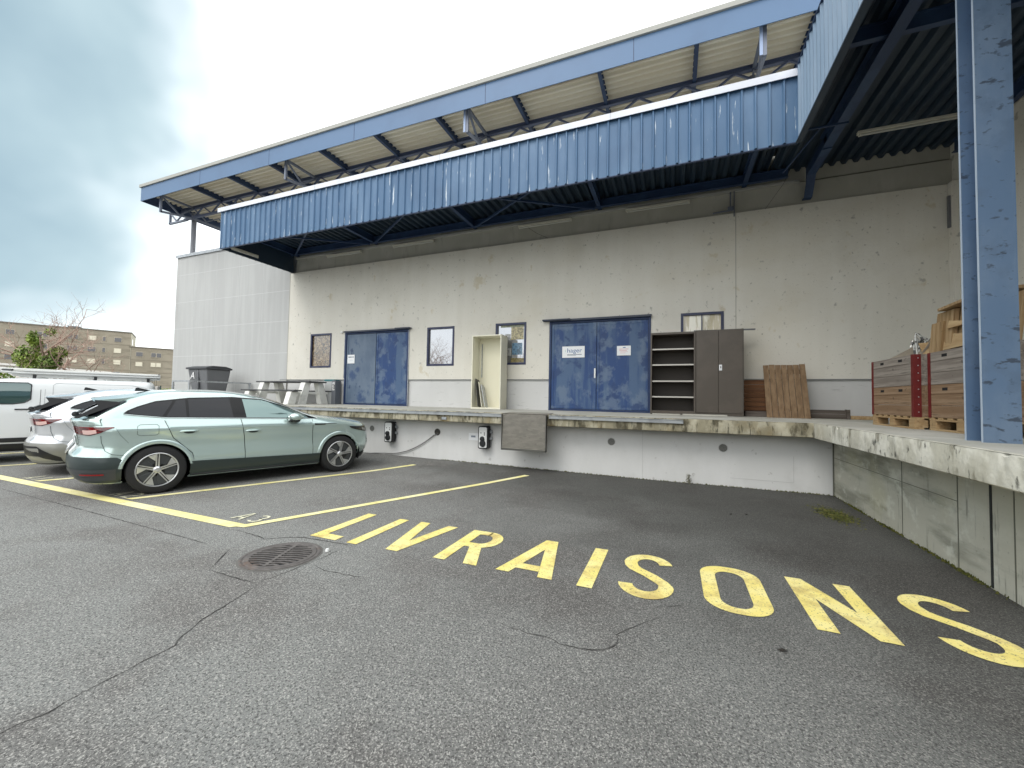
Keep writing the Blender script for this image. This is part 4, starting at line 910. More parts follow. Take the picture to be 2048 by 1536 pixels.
mb = MB(); mb.bar((3.3, 6.62, ZC+.515), (3.3, 5.70, ZC+.555), .46, .035); tag(mb.build('plywood_sheet', ply, None, bevel=.003), 'plywood sheet lying flat across the top of the pile', 'plywood')

# picnic table
pt = empty('picnic_table', (-12.0, 9.9, ZT), 0, 'picnic table with white concrete legs and dark timber boards', 'picnic table')
cw = mat('white_concrete_leg', (.78, .78, .74), .8, layers=[((.50, .50, .46), 3, (1, 1, 1), .45, .7, .7, 5)]); tw = mat('dark_bench_timber', (.05, .052, .055), .7, layers=[((.09, .09, .09), 3, (.3, 5, 5), .4, .6, .8, 5)])
for x in (-13.0, -11.1):
    mb = MB()
    for sy in (-1, 1):
        mb.prism([(9.9+sy*.14, ZT+.70), (9.9+sy*.36, ZT+.70), (9.9+sy*.60, ZT), (9.9+sy*.30, ZT)], x-.10, x+.10, 0)
        mb.prism([(9.9+sy*.62, ZT+.40), (9.9+sy*.86, ZT+.40), (9.9+sy*.98, ZT), (9.9+sy*.70, ZT)], x-.101, x+.101, 0)
    mb.prism([(9.9-.86, ZT+.33), (9.9+.86, ZT+.33), (9.9+.86, ZT+.41), (9.9-.86, ZT+.41)], x-.04, x+.04, 0)
    mb.build('leg_frame', cw, pt, bevel=.01)
mb = MB()
for k in range(5): mb.box(-13.3, -10.85, 9.54+k*.147, 9.54+k*.147+.135, ZT+.705, ZT+.75)
mb.build('tabletop', tw, pt, bevel=.004)
for sy in (-1, 1):
    mb = MB()
    for k in range(2): a = 9.9+sy*.74-.14+k*.145; mb.box(-13.3, -10.85, a, a+.135, ZT+.412, ZT+.455)
    mb.build('bench', tw, pt, bevel=.004)
# handrail at the left end of the dock
hr = empty('handrail', (-15.2, 9.5, ZT), 0, 'low grey steel handrail on the dock left of the picnic table', 'handrail')
mb = MB(); mb.bar((-15.2, 8.55, 1.89), (-15.2, 10.70, 1.89), .05, .05); mb.bar((-15.2, 8.55, 1.52), (-15.2, 10.70, 1.52), .04, .04); mb.bar((-16.1, 8.57, 1.89), (-15.2, 8.57, 1.89), .05, .05); mb.build('rail', galv, hr)
for x, y in ((-15.2, 8.57), (-16.1, 8.57), (-15.2, 10.65)): MB().bar((x, y, ZT), (x, y, 1.86), .05, .05).build('post', galv, hr)
# waste container
bn = empty('waste_container', (-16.2, 9.8, ZT), 0, 'large grey plastic wheeled waste container with a white letter A', 'waste container')
mb = MB(); X0, X1, Y0, Y1 = -16.72, -15.62, 9.35, 10.2
zb_, zt_ = ZT+.2, 2.36
mb.add([(X0+.12, Y0+.12, zb_), (X1-.12, Y0+.12, zb_), (X1-.12, Y1-.1, zb_), (X0+.12, Y1-.1, zb_), (X0, Y0, zt_), (X1, Y0, zt_), (X1, Y1, zt_), (X0, Y1, zt_)], [(0, 1, 2, 3), (0, 4, 5, 1), (1, 5, 6, 2), (2, 6, 7, 3), (3, 7, 4, 0), (4, 7, 6, 5)])
mb.build('body', greyp, bn, bevel=.03)
mb = MB(); mb.box(X0-.05, X1+.05, Y0-.05, Y1+.03, zt_+.002, zt_+.07); mb.prism([(Y0-.04, zt_+.07), (Y0+.2, zt_+.13), (Y1-.2, zt_+.13), (Y1+.02, zt_+.07)], X0-.03, X1+.03, 0); mb.build('lid', mat('lid_dark', (.05, .052, .058), .5), bn, bevel=.015)
for x, y in ((X0+.25, Y0+.25), (X1-.25, Y0+.25), (X0+.25, Y1-.25), (X1-.25, Y1-.25)): MB().lathe([(0, -.03), (.09, -.03), (.1, -.02), (.1, .02), (.09, .03), (0, .03)], (x, y, ZT+.1), 'x', 16).build('wheel', rubber, bn, True)
for x in (X0+.5, (X0+X1)/2, X1-.5): MB().box(x-.03, x+.03, Y0-.012, Y0+.03, zb_+.15, zt_-.02).build('rib', greyp, bn)
text_mesh('letter', 'A', .36, mat('white_letter', (.75, .75, .75), .6), (-16.38, Y0-.020, 2.12), (R(90-7), 0, 0), bn)

# ================================================================== cars
CS = .977
class Body:
    def __init__(s, tab, p=2.5): s.t = tab; s.p = p; s.smid = (tab[3][1]+tab[3][2])/2; s.half = (tab[3][2]-tab[3][1])/2
    def row(s, z): return [interp(s.t, z, k) for k in range(1, 6)]     # rear, front, hw, Lr, Lf
    def barrel(s, x): return 1-.035*abs((x-s.smid)/s.half)**3
    def half_ring(s, z, nc=10, ns=120, nf=14):
        r, f, hw, Lr, Lf = s.row(z); e = 2/s.p; out = []
        for i in range(nc): a = math.pi/2*i/nc; out.append((r+Lr*(1-math.cos(a)**e), hw*math.sin(a)**e))
        for i in range(ns): out.append((lerp(r+Lr, f-Lf, i/ns), hw))
        for i in range(nf+1): a = math.pi/2*(1-i/nf); out.append((f-Lf*(1-max(math.cos(a), 0)**e), hw*max(math.sin(a), 0)**e))
        return [(x, y*s.barrel(x), z) for x, y in out]
    def y(s, x, z):
        r, f, hw, Lr, Lf = s.row(z)
        if x < r+Lr: q = max(0, min(1, (r+Lr-x)/Lr)); v = hw*(1-q**s.p)**(1/s.p)
        elif x > f-Lf: q = max(0, min(1, (x-f+Lf)/Lf)); v = hw*(1-q**s.p)**(1/s.p)
        else: v = hw
        return v*s.barrel(x)
    def shell(s, zs):
        rings = []
        for z in zs:
            h = s.half_ring(z); rings.append(h+[(x, -y, zz) for x, y, zz in h[-2:0:-1]])
        n = len(rings[0]); mb = MB(); vs = [p for r_ in rings for p in r_]
        fs = [(i*n+j, i*n+(j+1) % n, (i+1)*n+(j+1) % n, (i+1)*n+j) for i in range(len(rings)-1) for j in range(n)]
        fs += [tuple(range(n))[::-1], tuple(range((len(rings)-1)*n, len(rings)*n))]
        mb.add(vs, fs); return mb
def sc_(mb, k=CS): mb.v = [(x*k, y*k, z*k) for x, y, z in mb.v]; return mb
def catm(tab, n):
    """smooth a table of rows with a Catmull-Rom through column 0"""
    out = []
    for i in range(len(tab)-1):
        p0, p1, p2, p3 = tab[max(i-1, 0)], tab[i], tab[i+1], tab[min(i+2, len(tab)-1)]
        for k in range(n):
            t_ = k/n; out.append(tuple(lerp(a, b, 0)*0+0.5*((2*b)+(-a+c)*t_+(2*a-5*b+4*c-d)*t_*t_+(-a+3*b-3*c+d)*t_**3) for a, b, c, d in zip(p0, p1, p2, p3)))
    out.append(tab[-1]); return out
def cut_arches(o, centres, rad, k):
    """open the wheel arches: drop the side faces inside the arch circle"""
    bm = bmesh.new(); bm.from_mesh(o.data); dl = []
    for f in bm.faces:
        c = f.calc_center_median()/k
        if abs(c.y) < .62 or c.z > 1: continue
        if any(math.hypot(c.x-cx, c.z-cz) < rad for cx, cz in centres): dl.append(f)
    bmesh.ops.delete(bm, geom=dl, context='FACES'); bm.to_mesh(o.data); bm.free()
def arch_liner(root, centres, rad, y_in, y_out, k):
    for cx, cz in centres:
        for sy in (-1, 1):
            mb = MB(); n = 40; z0 = .19
            ring = [(cx+rad*math.cos(math.pi*q/n*1.2-.314), max(z0, cz+rad*math.sin(math.pi*q/n*1.2-.314))) for q in range(n+1)]
            mb.grid([[(x, sy*y_in, z) for x, z in ring], [(x, sy*y_out, z) for x, z in ring]]); mb.face([(x, sy*y_in, z) for x, z in ring])
            sc_(mb, k).build('wheel_well', dark, root, local=True, fix=False)
def surf_tube(body, pts, r, sy, n=6, off=0., sub=6):
    out = []
    for a, b in zip(pts, pts[1:]):
        for k in range(sub): t_ = k/sub; x, z = lerp(a[0], b[0], t_), lerp(a[1], b[1], t_); out.append((x, sy*(body.y(x, z)+off), z))
    x, z = pts[-1]; out.append((x, sy*(body.y(x, z)+off), z))
    return MB().tube(out, r, n)
def side_patch(body, left, right, zlo, zhi, sy, off, nz_=12, nx=10):
    """left/right: x as function of z; zlo/zhi: z as function of x or number"""
    rows = []
    for i in range(nz_+1):
        v = i/nz_; row = []
        for j in range(nx+1):
            u = j/nx; zg = lerp(zlo if not callable(zlo) else 0, zhi if not callable(zhi) else 0, v)
            xl = left(v); xr = right(v); x = lerp(xl, xr, u)
            za = zlo(x) if callable(zlo) else zlo; zb = zhi(x) if callable(zhi) else zhi
            z = lerp(za, zb, v); row.append((x, sy*(body.y(x, z)+off), z))
        rows.append(row)
    return MB().grid(rows)
tyre_p = [(.225, -.10), (.245, -.118), (.30, -.122), (.345, -.105), (.36, -.075), (.361, 0), (.36, .075), (.345, .105), (.30, .122), (.245, .118), (.225, .10)]
def wheel(root, cx, cy, cz, out, silver, darkp, R_=1., spokes=5, rot=90):
    w = empty('wheel'); w.parent = root; w.location = (cx*CS, cy*CS, cz*CS)
    sc_(MB().lathe([(r_*R_, t_) for r_, t_ in tyre_p], (0, 0, 0), 'y', 48), CS).build('tyre', rubber, w, True, local=True)
    fy = out*.112
    mb = MB(); mb.lathe([(.258*R_, out*.116), (.250*R_, out*.122), (.238*R_, out*.118), (.234*R_, out*.095), (.228*R_, 0), (.228*R_, -out*.1)], (0, 0, 0), 'y', 48); sc_(mb).build('rim', silver, w, True, local=True)
    mb = MB(); mb.lathe([(0, out*.070), (.236*R_, out*.070)], (0, 0, 0), 'y', 40); sc_(mb).build('brake_shadow_disc', mat('wheel_inside', (.012, .012, .013), .6), w, local=True)
    mb = MB(); md = MB()
    for k in range(spokes):
        a = R(rot+k*360/spokes)
        def P(rad, da, dep): aa = a+da; return (rad*R_*math.cos(aa), out*dep, rad*R_*math.sin(aa))
        for s_ in (-1, 1):       # double thin spokes
            q = []
            for rad, d0, d1 in ((.045, .10, .55), (.236, .035, .085)):
                q.append((rad, s_*d0, s_*d1))
            f1 = [P(q[0][0], q[0][1], .108), P(q[0][0], q[0][2], .108), P(q[1][0], q[1][2], .114), P(q[1][0], q[1][1], .114)]
            b1 = [(x, y-out*.03, z) for x, y, z in f1]; mb.add(f1+b1, [(0, 1, 2, 3), (0, 4, 5, 1), (1, 5, 6, 2), (2, 6, 7, 3), (3, 7, 4, 0)])
        # bright wedge on one side, dark blade on the other
        f1 = [P(.13, .20, .104), P(.236, .085, .112), P(.236, .50, .108)]; b1 = [(x, y-out*.02, z) for x, y, z in f1]; mb.add(f1+b1, [(0, 1, 2), (0, 3, 4, 1), (1, 4, 5, 2), (2, 5, 3, 0)])
        f1 = [P(.07, -.45, .095), P(.236, -.085, .100), P(.236, -.52, .096), P(.10, -.62, .090)]; b1 = [(x, y-out*.02, z) for x, y, z in f1]; md.add(f1+b1, [(0, 1, 2, 3), (0, 4, 5, 1), (1, 5, 6, 2), (2, 6, 7, 3), (3, 7, 4, 0)])
        f1 = [P(.236, .50, .092), P(.11, .22, .09), P(.10, .63, .09), P(.236, .73, .092)]; md.add(f1, [(0, 1, 2, 3)])
    sc_(mb).build('spokes', silver, w, local=True); sc_(md).build('dark_blades', mat('blade_dark', (.05, .055, .058), .4), w, local=True)
    mb = MB(); mb.lathe([(0, out*.124), (.028, out*.122), (.036, out*.114), (.050, out*.108), (.052, out*.09)], (0, 0, 0), 'y', 20); sc_(mb).build('hub_cap', silver, w, True, local=True)

EV = [(.20, -.80, 3.40, .84, .42, .75), (.26, -.86, 3.50, .885, .42, .80), (.35, -.915, 3.57, .918, .44, .85), (.43, -.935, 3.62, .940, .46, .9), (.50, -.945, 3.64, .950, .46, .9),
      (.55, -.945, 3.645, .945, .46, .9), (.62, -.935, 3.645, .930, .46, .9), (.68, -.895, 3.64, .921, .44, .9), (.74, -.868, 3.63, .917, .42, .9), (.82, -.872, 3.61, .919, .42, .9), (.90, -.882, 3.56, .929, .42, .92),
      (.955, -.892, 3.49, .940, .42, .94), (.985, -.898, 3.42, .934, .42, .95), (1.03, -.912, 3.22, .914, .42, .95), (1.07, -.925, 2.95, .897, .42, .85), (1.11, -.925, 2.62, .88, .40, .65), (1.14, -.90, 2.42, .866, .38, .5),
      (1.17, -.86, 2.29, .855, .36, .45), (1.25, -.74, 2.08, .825, .33, .42), (1.35, -.58, 1.87, .78, .32, .42), (1.43, -.45, 1.67, .735, .32, .42), (1.49, -.32, 1.46, .685, .34, .42),
      (1.535, -.16, 1.25, .62, .36, .42), (1.565, .02, 1.06, .52, .34, .36), (1.582, .20, .90, .38, .26, .28), (1.59, .36, .76, .2, .15, .15)]
def ev_car(loc, rz, label, paint, lower, lowdark, group, full=True):
    tab = catm(EV, 3); B = Body(tab); root = empty('estate_car', loc, rz, label, 'car', group)
    zs = [t_[0] for t_ in tab]
    o = sc_(B.shell(zs)).build('body', [paint, dark], root, True, local=True)
    for pg in o.data.polygons:
        if pg.center.z < .205*CS: pg.material_index = 1
    cut_arches(o, [(0, .36), (2.77, .36)], .412, CS); arch_liner(root, [(0, .36), (2.77, .36)], .425, .58, .885, CS)
    o.data.set_sharp_from_angle(angle=R(40))
    for pg in o.data.polygons: pg.use_smooth = True
    silver = mat('rim_silver', (.72, .73, .74), .28, .85); gl = mat('car_glass', (.008, .009, .013), .03, 0, spec=.42, coat=.05)
    gl2 = mat('car_front_glass', (.20, .28, .27), .02, .55, spec=.8)
    for cx in (0, 2.77):
        for sy in (-1, 1): wheel(root, cx, sy*.80, .36, sy, silver, black, rot=(90, 78)[cx > 0])
    bot = [(-.40, 1.205), (-.30, 1.19), (.06, 1.145), (.92, 1.118), (2.32, 1.078)]; top = [(-.40, 1.212), (-.36, 1.25), (-.25, 1.31), (-.05, 1.39), (.36, 1.447), (.95, 1.468), (1.4, 1.435), (1.84, 1.29), (2.10, 1.17), (2.32, 1.082)]
    zb = lambda x: interp(bot, x); zt = lambda x: max(interp(top, x), interp(bot, x)+.002)
    for sy in (-1, 1):
        gh = sc_(side_patch(B, lambda v: -.39, lambda v: 2.31, zb, zt, sy, .005, 10, 60)).build('window_surround', mat('gloss_black', (.006, .006, .007), .12, spec=.3), root, True, local=True, fix=False)
        for nm, l0, l1, r0, r1, gm in (('quarter_glass', -.34, -.34, .03, .16, gl), ('fixed_glass', .075, .20, .325, .31, gl), ('rear_door_glass', .36, .345, .95, .90, gl), ('front_door_glass', 1.14, 1.09, 2.16, 2.10, gl2)):
            L0, L1, R0, R1 = l0, l1, r0, r1
            sc_(side_patch(B, lambda v, a=L0, b=L1: lerp(a, b, v), lambda v, a=R0, b=R1: lerp(a, b, v), lambda x: zb(x)+.012, lambda x: max(zt(x)-.016, zb(x)+.014), sy, .009, 8, 20)).build(nm, gm, gh, True, local=True, fix=False)
        sc_(surf_tube(B, [(x, z+.006) for x, z in top], .0085, sy, 6, .006, 4)).build('window_trim', mat('satin_trim', (.62, .66, .66), .3, .6), root, True, local=True)
        mbt = sc_(surf_tube(B, [(x, z-.004) for x, z in bot], .007, sy, 6, .006, 4)); mbt.build('belt_trim', mat('satin_trim2', (.50, .56, .56), .3, .6) if sy else None, root, True, local=True)
        # doors as skins
        rl = [(.42, .44), (.58, .41), (.83, .17), (1.10, .06)]; rr_ = [(.42, 1.13), (.8, 1.11), (1.10, 1.055)]; fr = [(.38, 2.24), (1.06, 2.225)]
        zbel = lambda x: zb(x)-.014
        def bez(t, v, lo): return interp(t, lerp(lo, 1.10, v))
        d1_ = sc_(side_patch(B, lambda v: bez(rl, v, .43)+.006, lambda v: bez(rr_, v, .43)-.006, lambda x: .43, zbel, sy, .0035, 18, 14)).build('rear_door', paint, root, True, local=True, fix=False)
        d2_ = sc_(side_patch(B, lambda v: bez(rr_, v, .42)+.006, lambda v: bez(fr, v, .42)-.006, lambda x: .43-.03*(x-1.1), zbel, sy, .0035, 18, 14)).build('front_door', paint, root, True, local=True, fix=False)
        for seam in ([(x, z) for z, x in rl], [(x, z) for z, x in rr_], [(x, z) for z, x in fr]):
            sc_(surf_tube(B, seam, .0045, sy, 5, .001)).build('door_seam', dark, root, True, local=True)
        for dd, hx in ((d1_, .25), (d2_, 1.13)):
            hz = .93 if hx < 1 else .90; yy = B.y(hx+.1, hz)
            mb = MB(); 
            pts = [(hx+.0, sy*(yy+.002), hz-.004), (hx+.03, sy*(yy+.026), hz+.002), (hx+.11, sy*(yy+.032), hz+.003), (hx+.19, sy*(yy+.026), hz+.002), (hx+.22, sy*(yy+.002), hz-.004)]
            mb.tube(pts, .013, 8); sc_(mb).build('door_handle', paint, dd, True, local=True)
            mb = MB(); ctr = hx+.11
            fan = [(ctr+.075*math.cos(k*.449), sy*(yy+.005), hz-.012+.028*math.sin(k*.449)) for k in range(14)]; mb.face(fan); sc_(mb).build('handle_recess', mat('recess', (.02, .03, .03), .5), dd, local=True, fix=False)
        # side cladding
        cl = side_patch(B, lambda v: .392, lambda v: 2.378, lambda x: .215, lambda x: .455-.045*(x-.4)/1.9, sy, .012, 10, 30)
        sc_(cl).build('sill_cladding', lower, root, True, local=True, fix=False)
        sc_(surf_tube(B, [(.42, .235), (2.34, .235)], .016, sy, 6, .008)).build('sill_strip', black, root, True, local=True)
        # wheel-arch lips
        for cx in (0, 2.77):
            rows = []
            for k in range(29):
                a = R(lerp(8, 172, k/28)); row = []
                for rad, off in ((.392, -.04), (.392, .008), (.400, .013), (.430, .012), (.447, .006), (.456, -.003)):
                    x, z = cx+rad*math.cos(a), .36+rad*math.sin(a); z = max(z, .205); row.append((x, sy*(B.y(x, z)+off), z))
                rows.append(row)
            sc_(MB().grid(rows)).build('arch_flare', paint, root, True, local=True, fix=False, angle=50)
        # mirror
        q = empty('mirror'); q.parent = root; q.location = (1.90*CS, sy*.985*CS, 1.105*CS)
        vs = []; fs = []; n1_, n2_ = 10, 16
        mb = MB(); rows = []
        for i in range(n1_+1):
            v = i/n1_; rr0 = math.sin(math.pi*min(max(v, .02), .98))**.6
            rows.append([((v-.5)*.275, .10*rr0*math.cos(2*math.pi*j/n2_), .088*rr0*math.sin(2*math.pi*j/n2_)*(1-.25*v)+.012) for j in range(n2_+1)])
        for r_ in rows:
            pass
        sc_(mb.grid(rows)).build('shell', paint, q, True, local=True)
        sc_(MB().box(-.11, .06, -.07, .07, -.07, -.035)).build('lower_shell', black, q, local=True, bevel=.015)
        mb = MB(); mb.bar((-.02, 0, -.05), (.06, -sy*.12, -.075), .07, .03); sc_(mb).build('arm', black, q, local=True, bevel=.008)
        mb = MB(); mb.face([(-.119, .075*math.cos(k*.6), .06*math.sin(k*.6)+.01) for k in range(10)]); sc_(mb).build('mirror_glass', alu, q, local=True)
        # lights
        rows = []; e = 2/B.p
        for k in range(22):
            v = k/21; a = R(lerp(12, 90, v**.8)); zt_ = 1.022; z_lo = interp([(0, .93), (.25, .905), (.5, .90), (.72, .935), (1, 1.012)], v)
            row = []
            for j in range(6):
                z = lerp(z_lo, zt_, j/5); r_, f_, hw, Lr, Lf = B.row(z); x = r_+Lr*(1-math.cos(a)**e); y = hw*math.sin(a)**e*B.barrel(x)
                nx_, ny_ = -math.cos(a), math.sin(a); row.append((x+nx_*.007, sy*(y+ny_*.007), z))
            rows.append(row)
        tlm = mat('tail_light_red', (.22, .008, .012), .08, layers=[((.06, .004, .006), 6, (1, 1, 6), .45, .55, .9, 2)], coat=1)
        tl_ = sc_(MB().grid(rows)).build('tail_light', tlm, root, True, local=True, fix=False)
        rows2 = [[(x-.002, y+sy*.004, z) for x, y, z in (lerp3(r_, .12), lerp3(r_, .45), lerp3(r_, .62))] for r_ in rows[7:15]]
        sc_(MB().grid(rows2)).build('clear_lens', mat('tail_clear', (.75, .50, .46), .15, coat=1), tl_, True, local=True, fix=False)
        rows = []
        for k in range(14):
            v = k/13; x = lerp(2.97, 3.50, v); zh = .905-.02*v; zl = lerp(.885, .76, v**.7)
            rows.append([(lerp(x, x, 0), sy*(B.y(x, z)+.007), z) for z in (zl, lerp(zl, zh, .5), zh)])
        hl = sc_(MB().grid(rows)).build('headlight', mat('headlight_glass', (.015, .017, .02), .05, coat=1), root, True, local=True, fix=False)
        rows2 = [[(x+.002, y+sy*.004, z) for x, y, z in (lerp3(r_, .2), lerp3(r_, .6))] for r_ in rows[8:12]]; sc_(MB().grid(rows2)).build('lamp', alu, hl, True, local=True, fix=False)
        rows = [[(x, sy*(B.y(x, z)+.006), z) for z in (.955, .99-.012*(x-2.24)/.2)] for x in [2.26+.02*k for k in range(11)]]; sc_(MB().grid(rows)).build('fender_vent', black, root, local=True, fix=False)
        rows = [[(x, sy*(B.y(x, z)+.005), z) for z in (.972-(.002), .985-.01*(x-2.4)/.4)] for x in [2.44+.03*k for k in range(9)]]; sc_(MB().grid(rows)).build('fender_strip', black, root, local=True, fix=False)
        # crease lines, charge flap
        sc_(surf_tube(B, [(-.46, .985), (.3, .975), (1.1, .965), (2.2, .955)], .0035, sy, 5, .001)).build('shoulder_crease', mat('crease_'+paint.name, tuple(v*.55 for v in paint.node_tree.nodes['Principled BSDF'].inputs[0].default_value[:3]), .4), root, True, local=True)
        if sy < 0:
            fl = [(-.245+.03, 1.045), (-.03, 1.045), (-.005, 1.02), (-.005, .905), (-.03, .885), (-.215, .885), (-.245, .905), (-.245, 1.02), (-.215, 1.045)]
            sc_(surf_tube(B, fl, .0028, sy, 5, .001, 3)).build('charge_flap_seam', mat('seam_soft', (.03, .05, .05), .6), root, True, local=True)
        sc_(surf_tube(B, [(-.62, .90), (-.61, .80), (-.57, .68), (-.50, .63), (-.38, .605)], .003, sy, 5, .001)).build('bumper_seam', mat('seam_soft', (.03, .05, .05), .6), root, True, local=True)
        sc_(surf_tube(B, [(-.47, 1.0), (-.42, .90), (-.33, .78)], .0018, sy, 5, .001)).build('panel_seam', mat('seam_soft', (.03, .05, .05), .6), root, True, local=True)
        # black fin beside the rear window
        mb = MB(); poly = [(-.70, 1.405), (-.40, 1.372), (-.60, 1.27), (-.85, 1.148), (-.895, 1.152), (-.66, 1.325)]
        y0_ = [B.y(max(x, interp([(z_, r__) for z_, r__ in ((1.14, -.8), (1.27, -.6), (1.4, -.42))], z)+.0), z) for x, z in poly]
        outer = []; inner = []
        for x, z in poly: yy = interp([(1.14, .80), (1.27, .735), (1.41, .665)], z); outer.append((x, sy*(yy+.006), z)); inner.append((x, sy*(yy-.12), z))
        n = len(poly); mb.add(outer+inner, [tuple(range(n)), tuple(range(2*n-1, n-1, -1))]+[(i, i+n, (i+1) % n+n, (i+1) % n) for i in range(n)])
        sc_(mb).build('rear_fin', mat('gloss_black', (.006, .006, .007), .08), root, local=True)
    # rear window, spoiler, antenna, wiper
    rows = []
    for k in range(17):
        a = R(lerp(-66, 66, k/16)); row = []
        for j in range(8):
            z = lerp(1.175, 1.395, j/7); r_, f_, hw, Lr, Lf = B.row(z); e = 2/B.p; x = r_+Lr*(1-math.cos(a)**e); y = hw*(abs(math.sin(a))**e)*(1 if a > 0 else -1); row.append((x-.010, y, z+.004))
        rows.append(row)
    sc_(MB().grid(rows)).build('rear_window', gl, root, True, local=True, fix=False)
    rows = []
    for k in range(17):
        u = lerp(-1, 1, k/16); y = u*.655; rr0 = 1-.10*abs(u)**3
        rows.append([(-.10, y*.94, 1.535-.045*abs(u)**2.5), (-.40, y*.98, 1.487-.055*abs(u)**2.5), (-.68-.04*(1-abs(u)**2), y, 1.435-.035*abs(u)**2.5), (-.70-.04*(1-abs(u)**2), y, 1.418-.035*abs(u)**2.5), (-.62, y, 1.405-.035*abs(u)**2.5), (-.36, y*.97, 1.425-.06*abs(u)**2.5)])
    mb = MB().grid(rows); mb.face(rows[0]); mb.face(rows[-1][::-1]); sc_(mb).build('roof_spoiler', paint, root, True, local=True, angle=50)
    mb = MB(); mb.prism([(-.24, 1.542), (-.225, 1.60), (-.20, 1.602), (-.04, 1.555), (-.03, 1.545)], -.02, .02, 1); sc_(mb).build('antenna_fin', black, root, local=True, bevel=.008)
    mb = MB(); mb.bar((-.87, -.25, 1.20), (-.80, .2, 1.24), .03, .02); mb.lathe([(0, -.04), (.035, -.03), (.04, 0), (.035, .03), (0, .04)], (-.88, -.30, 1.19), 'y', 12); sc_(mb).build('rear_wiper', black, root, True, local=True)
    # lip under the rear window
    e = 2/B.p; rows = []
    for k in range(25):
        a = R(lerp(-78, 78, k/24)); sg = 1 if a > 0 else -1; row = []
        for z, off in ((1.05, .0), (1.09, .012), (1.125, .020), (1.14, .012), (1.15, -.02)):
            r_, f_, hw, Lr, Lf = B.row(z); x = r_+Lr*(1-math.cos(a)**e)-off*math.cos(a); y = (hw*abs(math.sin(a))**e+off*.3)*sg; row.append((x, y, z))
        rows.append(row)
    sc_(MB().grid(rows)).build('tailgate_lip', paint, root, True, local=True, fix=False, angle=50)
    # rear bumper lower
    rows = []
    for k in range(61):
        v = lerp(-1, 1, k/60); sg = 1 if v > 0 else -1; av = abs(v)
        if av < .72: a = R(av/.72*90); xx = None
        else: a = R(90); xx = lerp(-.47, -.392, (av-.72)/.28)
        ztop = interp([(0, .60), (.5, .60), (.8, .585), (1, .545)], av); row = []
        for j in range(9):
            z = lerp(.215, ztop, j/8); r_, f_, hw, Lr, Lf = B.row(z)
            x = r_+Lr*(1-math.cos(a)**e); y = hw*math.sin(a)**e
            if xx is not None: x = max(xx, x); 
            yb = B.y(x, z) if xx is not None else y*B.barrel(x)
            row.append((x-.010*math.cos(a), sg*(yb+.010*math.sin(a)), z))
        rows.append(row)
    bl = sc_(MB().grid(rows)).build('lower_bumper', lower, root, True, local=True, fix=False)
    rows2 = [[lerp3(r_, .12), lerp3(r_, .42), lerp3(r_, .72 if lowdark else .55)] for r_ in rows[6:55]]
    rows2 = [[(x-.006, y*1.004, z) for x, y, z in r_] for r_ in rows2]
    n2r = len(rows2)
    if lowdark:   # wedge-shaped black insert
        rr2 = []
        for i_, r_ in enumerate(rows[3:58]):
            f_ = min(i_, 54-i_)/13.; f_ = max(0.02, min(1, f_)); rr2.append([(x-.006, y*1.004, z) for x, y, z in (lerp3(r_, .02), lerp3(r_, .02+.42*f_), lerp3(r_, .02+.84*f_))])
        sc_(MB().grid(rr2)).build('diffuser', black, root, True, local=True, fix=False)
    else: sc_(MB().grid(rows2)).build('diffuser', mat('diffuser_grey', (.06, .065, .068), .5), root, True, local=True, fix=False)
    for sg in (-1, 1):
        i0 = 10 if sg < 0 else 50-8; seg = [lerp3(r_, .33) for r_ in rows[i0:i0+9]]; seg2 = [lerp3(r_, .39) for r_ in rows[i0:i0+9]]
        sc_(MB().grid([[(x-.018, y*1.010, z) for x, y, z in seg], [(x-.018, y*1.010, z) for x, y, z in seg2]])).build('reflector', mat('reflector_red', (.30, .02, .02), .2), root, local=True, fix=False) if not lowdark else None
    # front splitter
    rows = []
    for k in range(31):
        a = R(lerp(-88, 88, k/30)); sg = 1 if a > 0 else -1; row = []
        for z, off in ((.20, .03), (.235, .045), (.26, .03), (.33, .008)):
            r_, f_, hw, Lr, Lf = B.row(z); x = f_-Lf*(1-math.cos(a)**e)+off*math.cos(a); y = (hw*abs(math.sin(a))**e+off*.3)*sg; row.append((x, y, z))
        rows.append(row)
    sc_(MB().grid(rows)).build('front_splitter', black, root, True, local=True, fix=False)
    # windscreen
    rows = []
    for k in range(21):
        a = R(lerp(-58, 58, k/20)); sg = 1 if a > 0 else -1; row = []
        for j in range(9):
            z = lerp(1.15, 1.50, j/8); r_, f_, hw, Lr, Lf = B.row(z); x = f_-Lf*(1-math.cos(a)**e); y = hw*abs(math.sin(a))**e*sg; row.append((x+.006, y, z+.003))
        rows.append(row)
    sc_(MB().grid(rows)).build('windscreen', gl, root, True, local=True, fix=False)
    # plate, badge
    MB().box(-.888*CS, -.880*CS, -.26, .26, .76*CS, .865*CS).build('number_plate', white, root, local=True)
    text_mesh('badge_lettering', 'SKODA', .052, mat('badge_silver', (.75, .76, .77), .25, .8), (-.893*CS, 0, .945*CS), (R(90), 0, R(-90)), None).parent = root
    return root
def lerp3(row, t_):
    f = t_*(len(row)-1); i = min(int(f), len(row)-2); a, b = row[i], row[i+1]; f -= i
    return tuple(lerp(a[k], b[k], f) for k in range(3))
teal = mat('mint_metallic', (.53, .655, .63), .18, .48, coat=1.)
silverw = mat('silver_white_metallic', (.74, .76, .79), .20, .5, coat=1.)
HD = math.atan2(.9315, .3636)
nx, ny = .9315, -.3636
G = 'electric estate cars parked nose-in at the dock'
clad = mat('dark_cladding', (.030, .045, .045), .5, coat=.2)
ev_car((-7.08-nx*.885, 3.62-ny*.885, 0), HD, 'mint green metallic estate car parked nearest the camera', teal, clad, False, G)
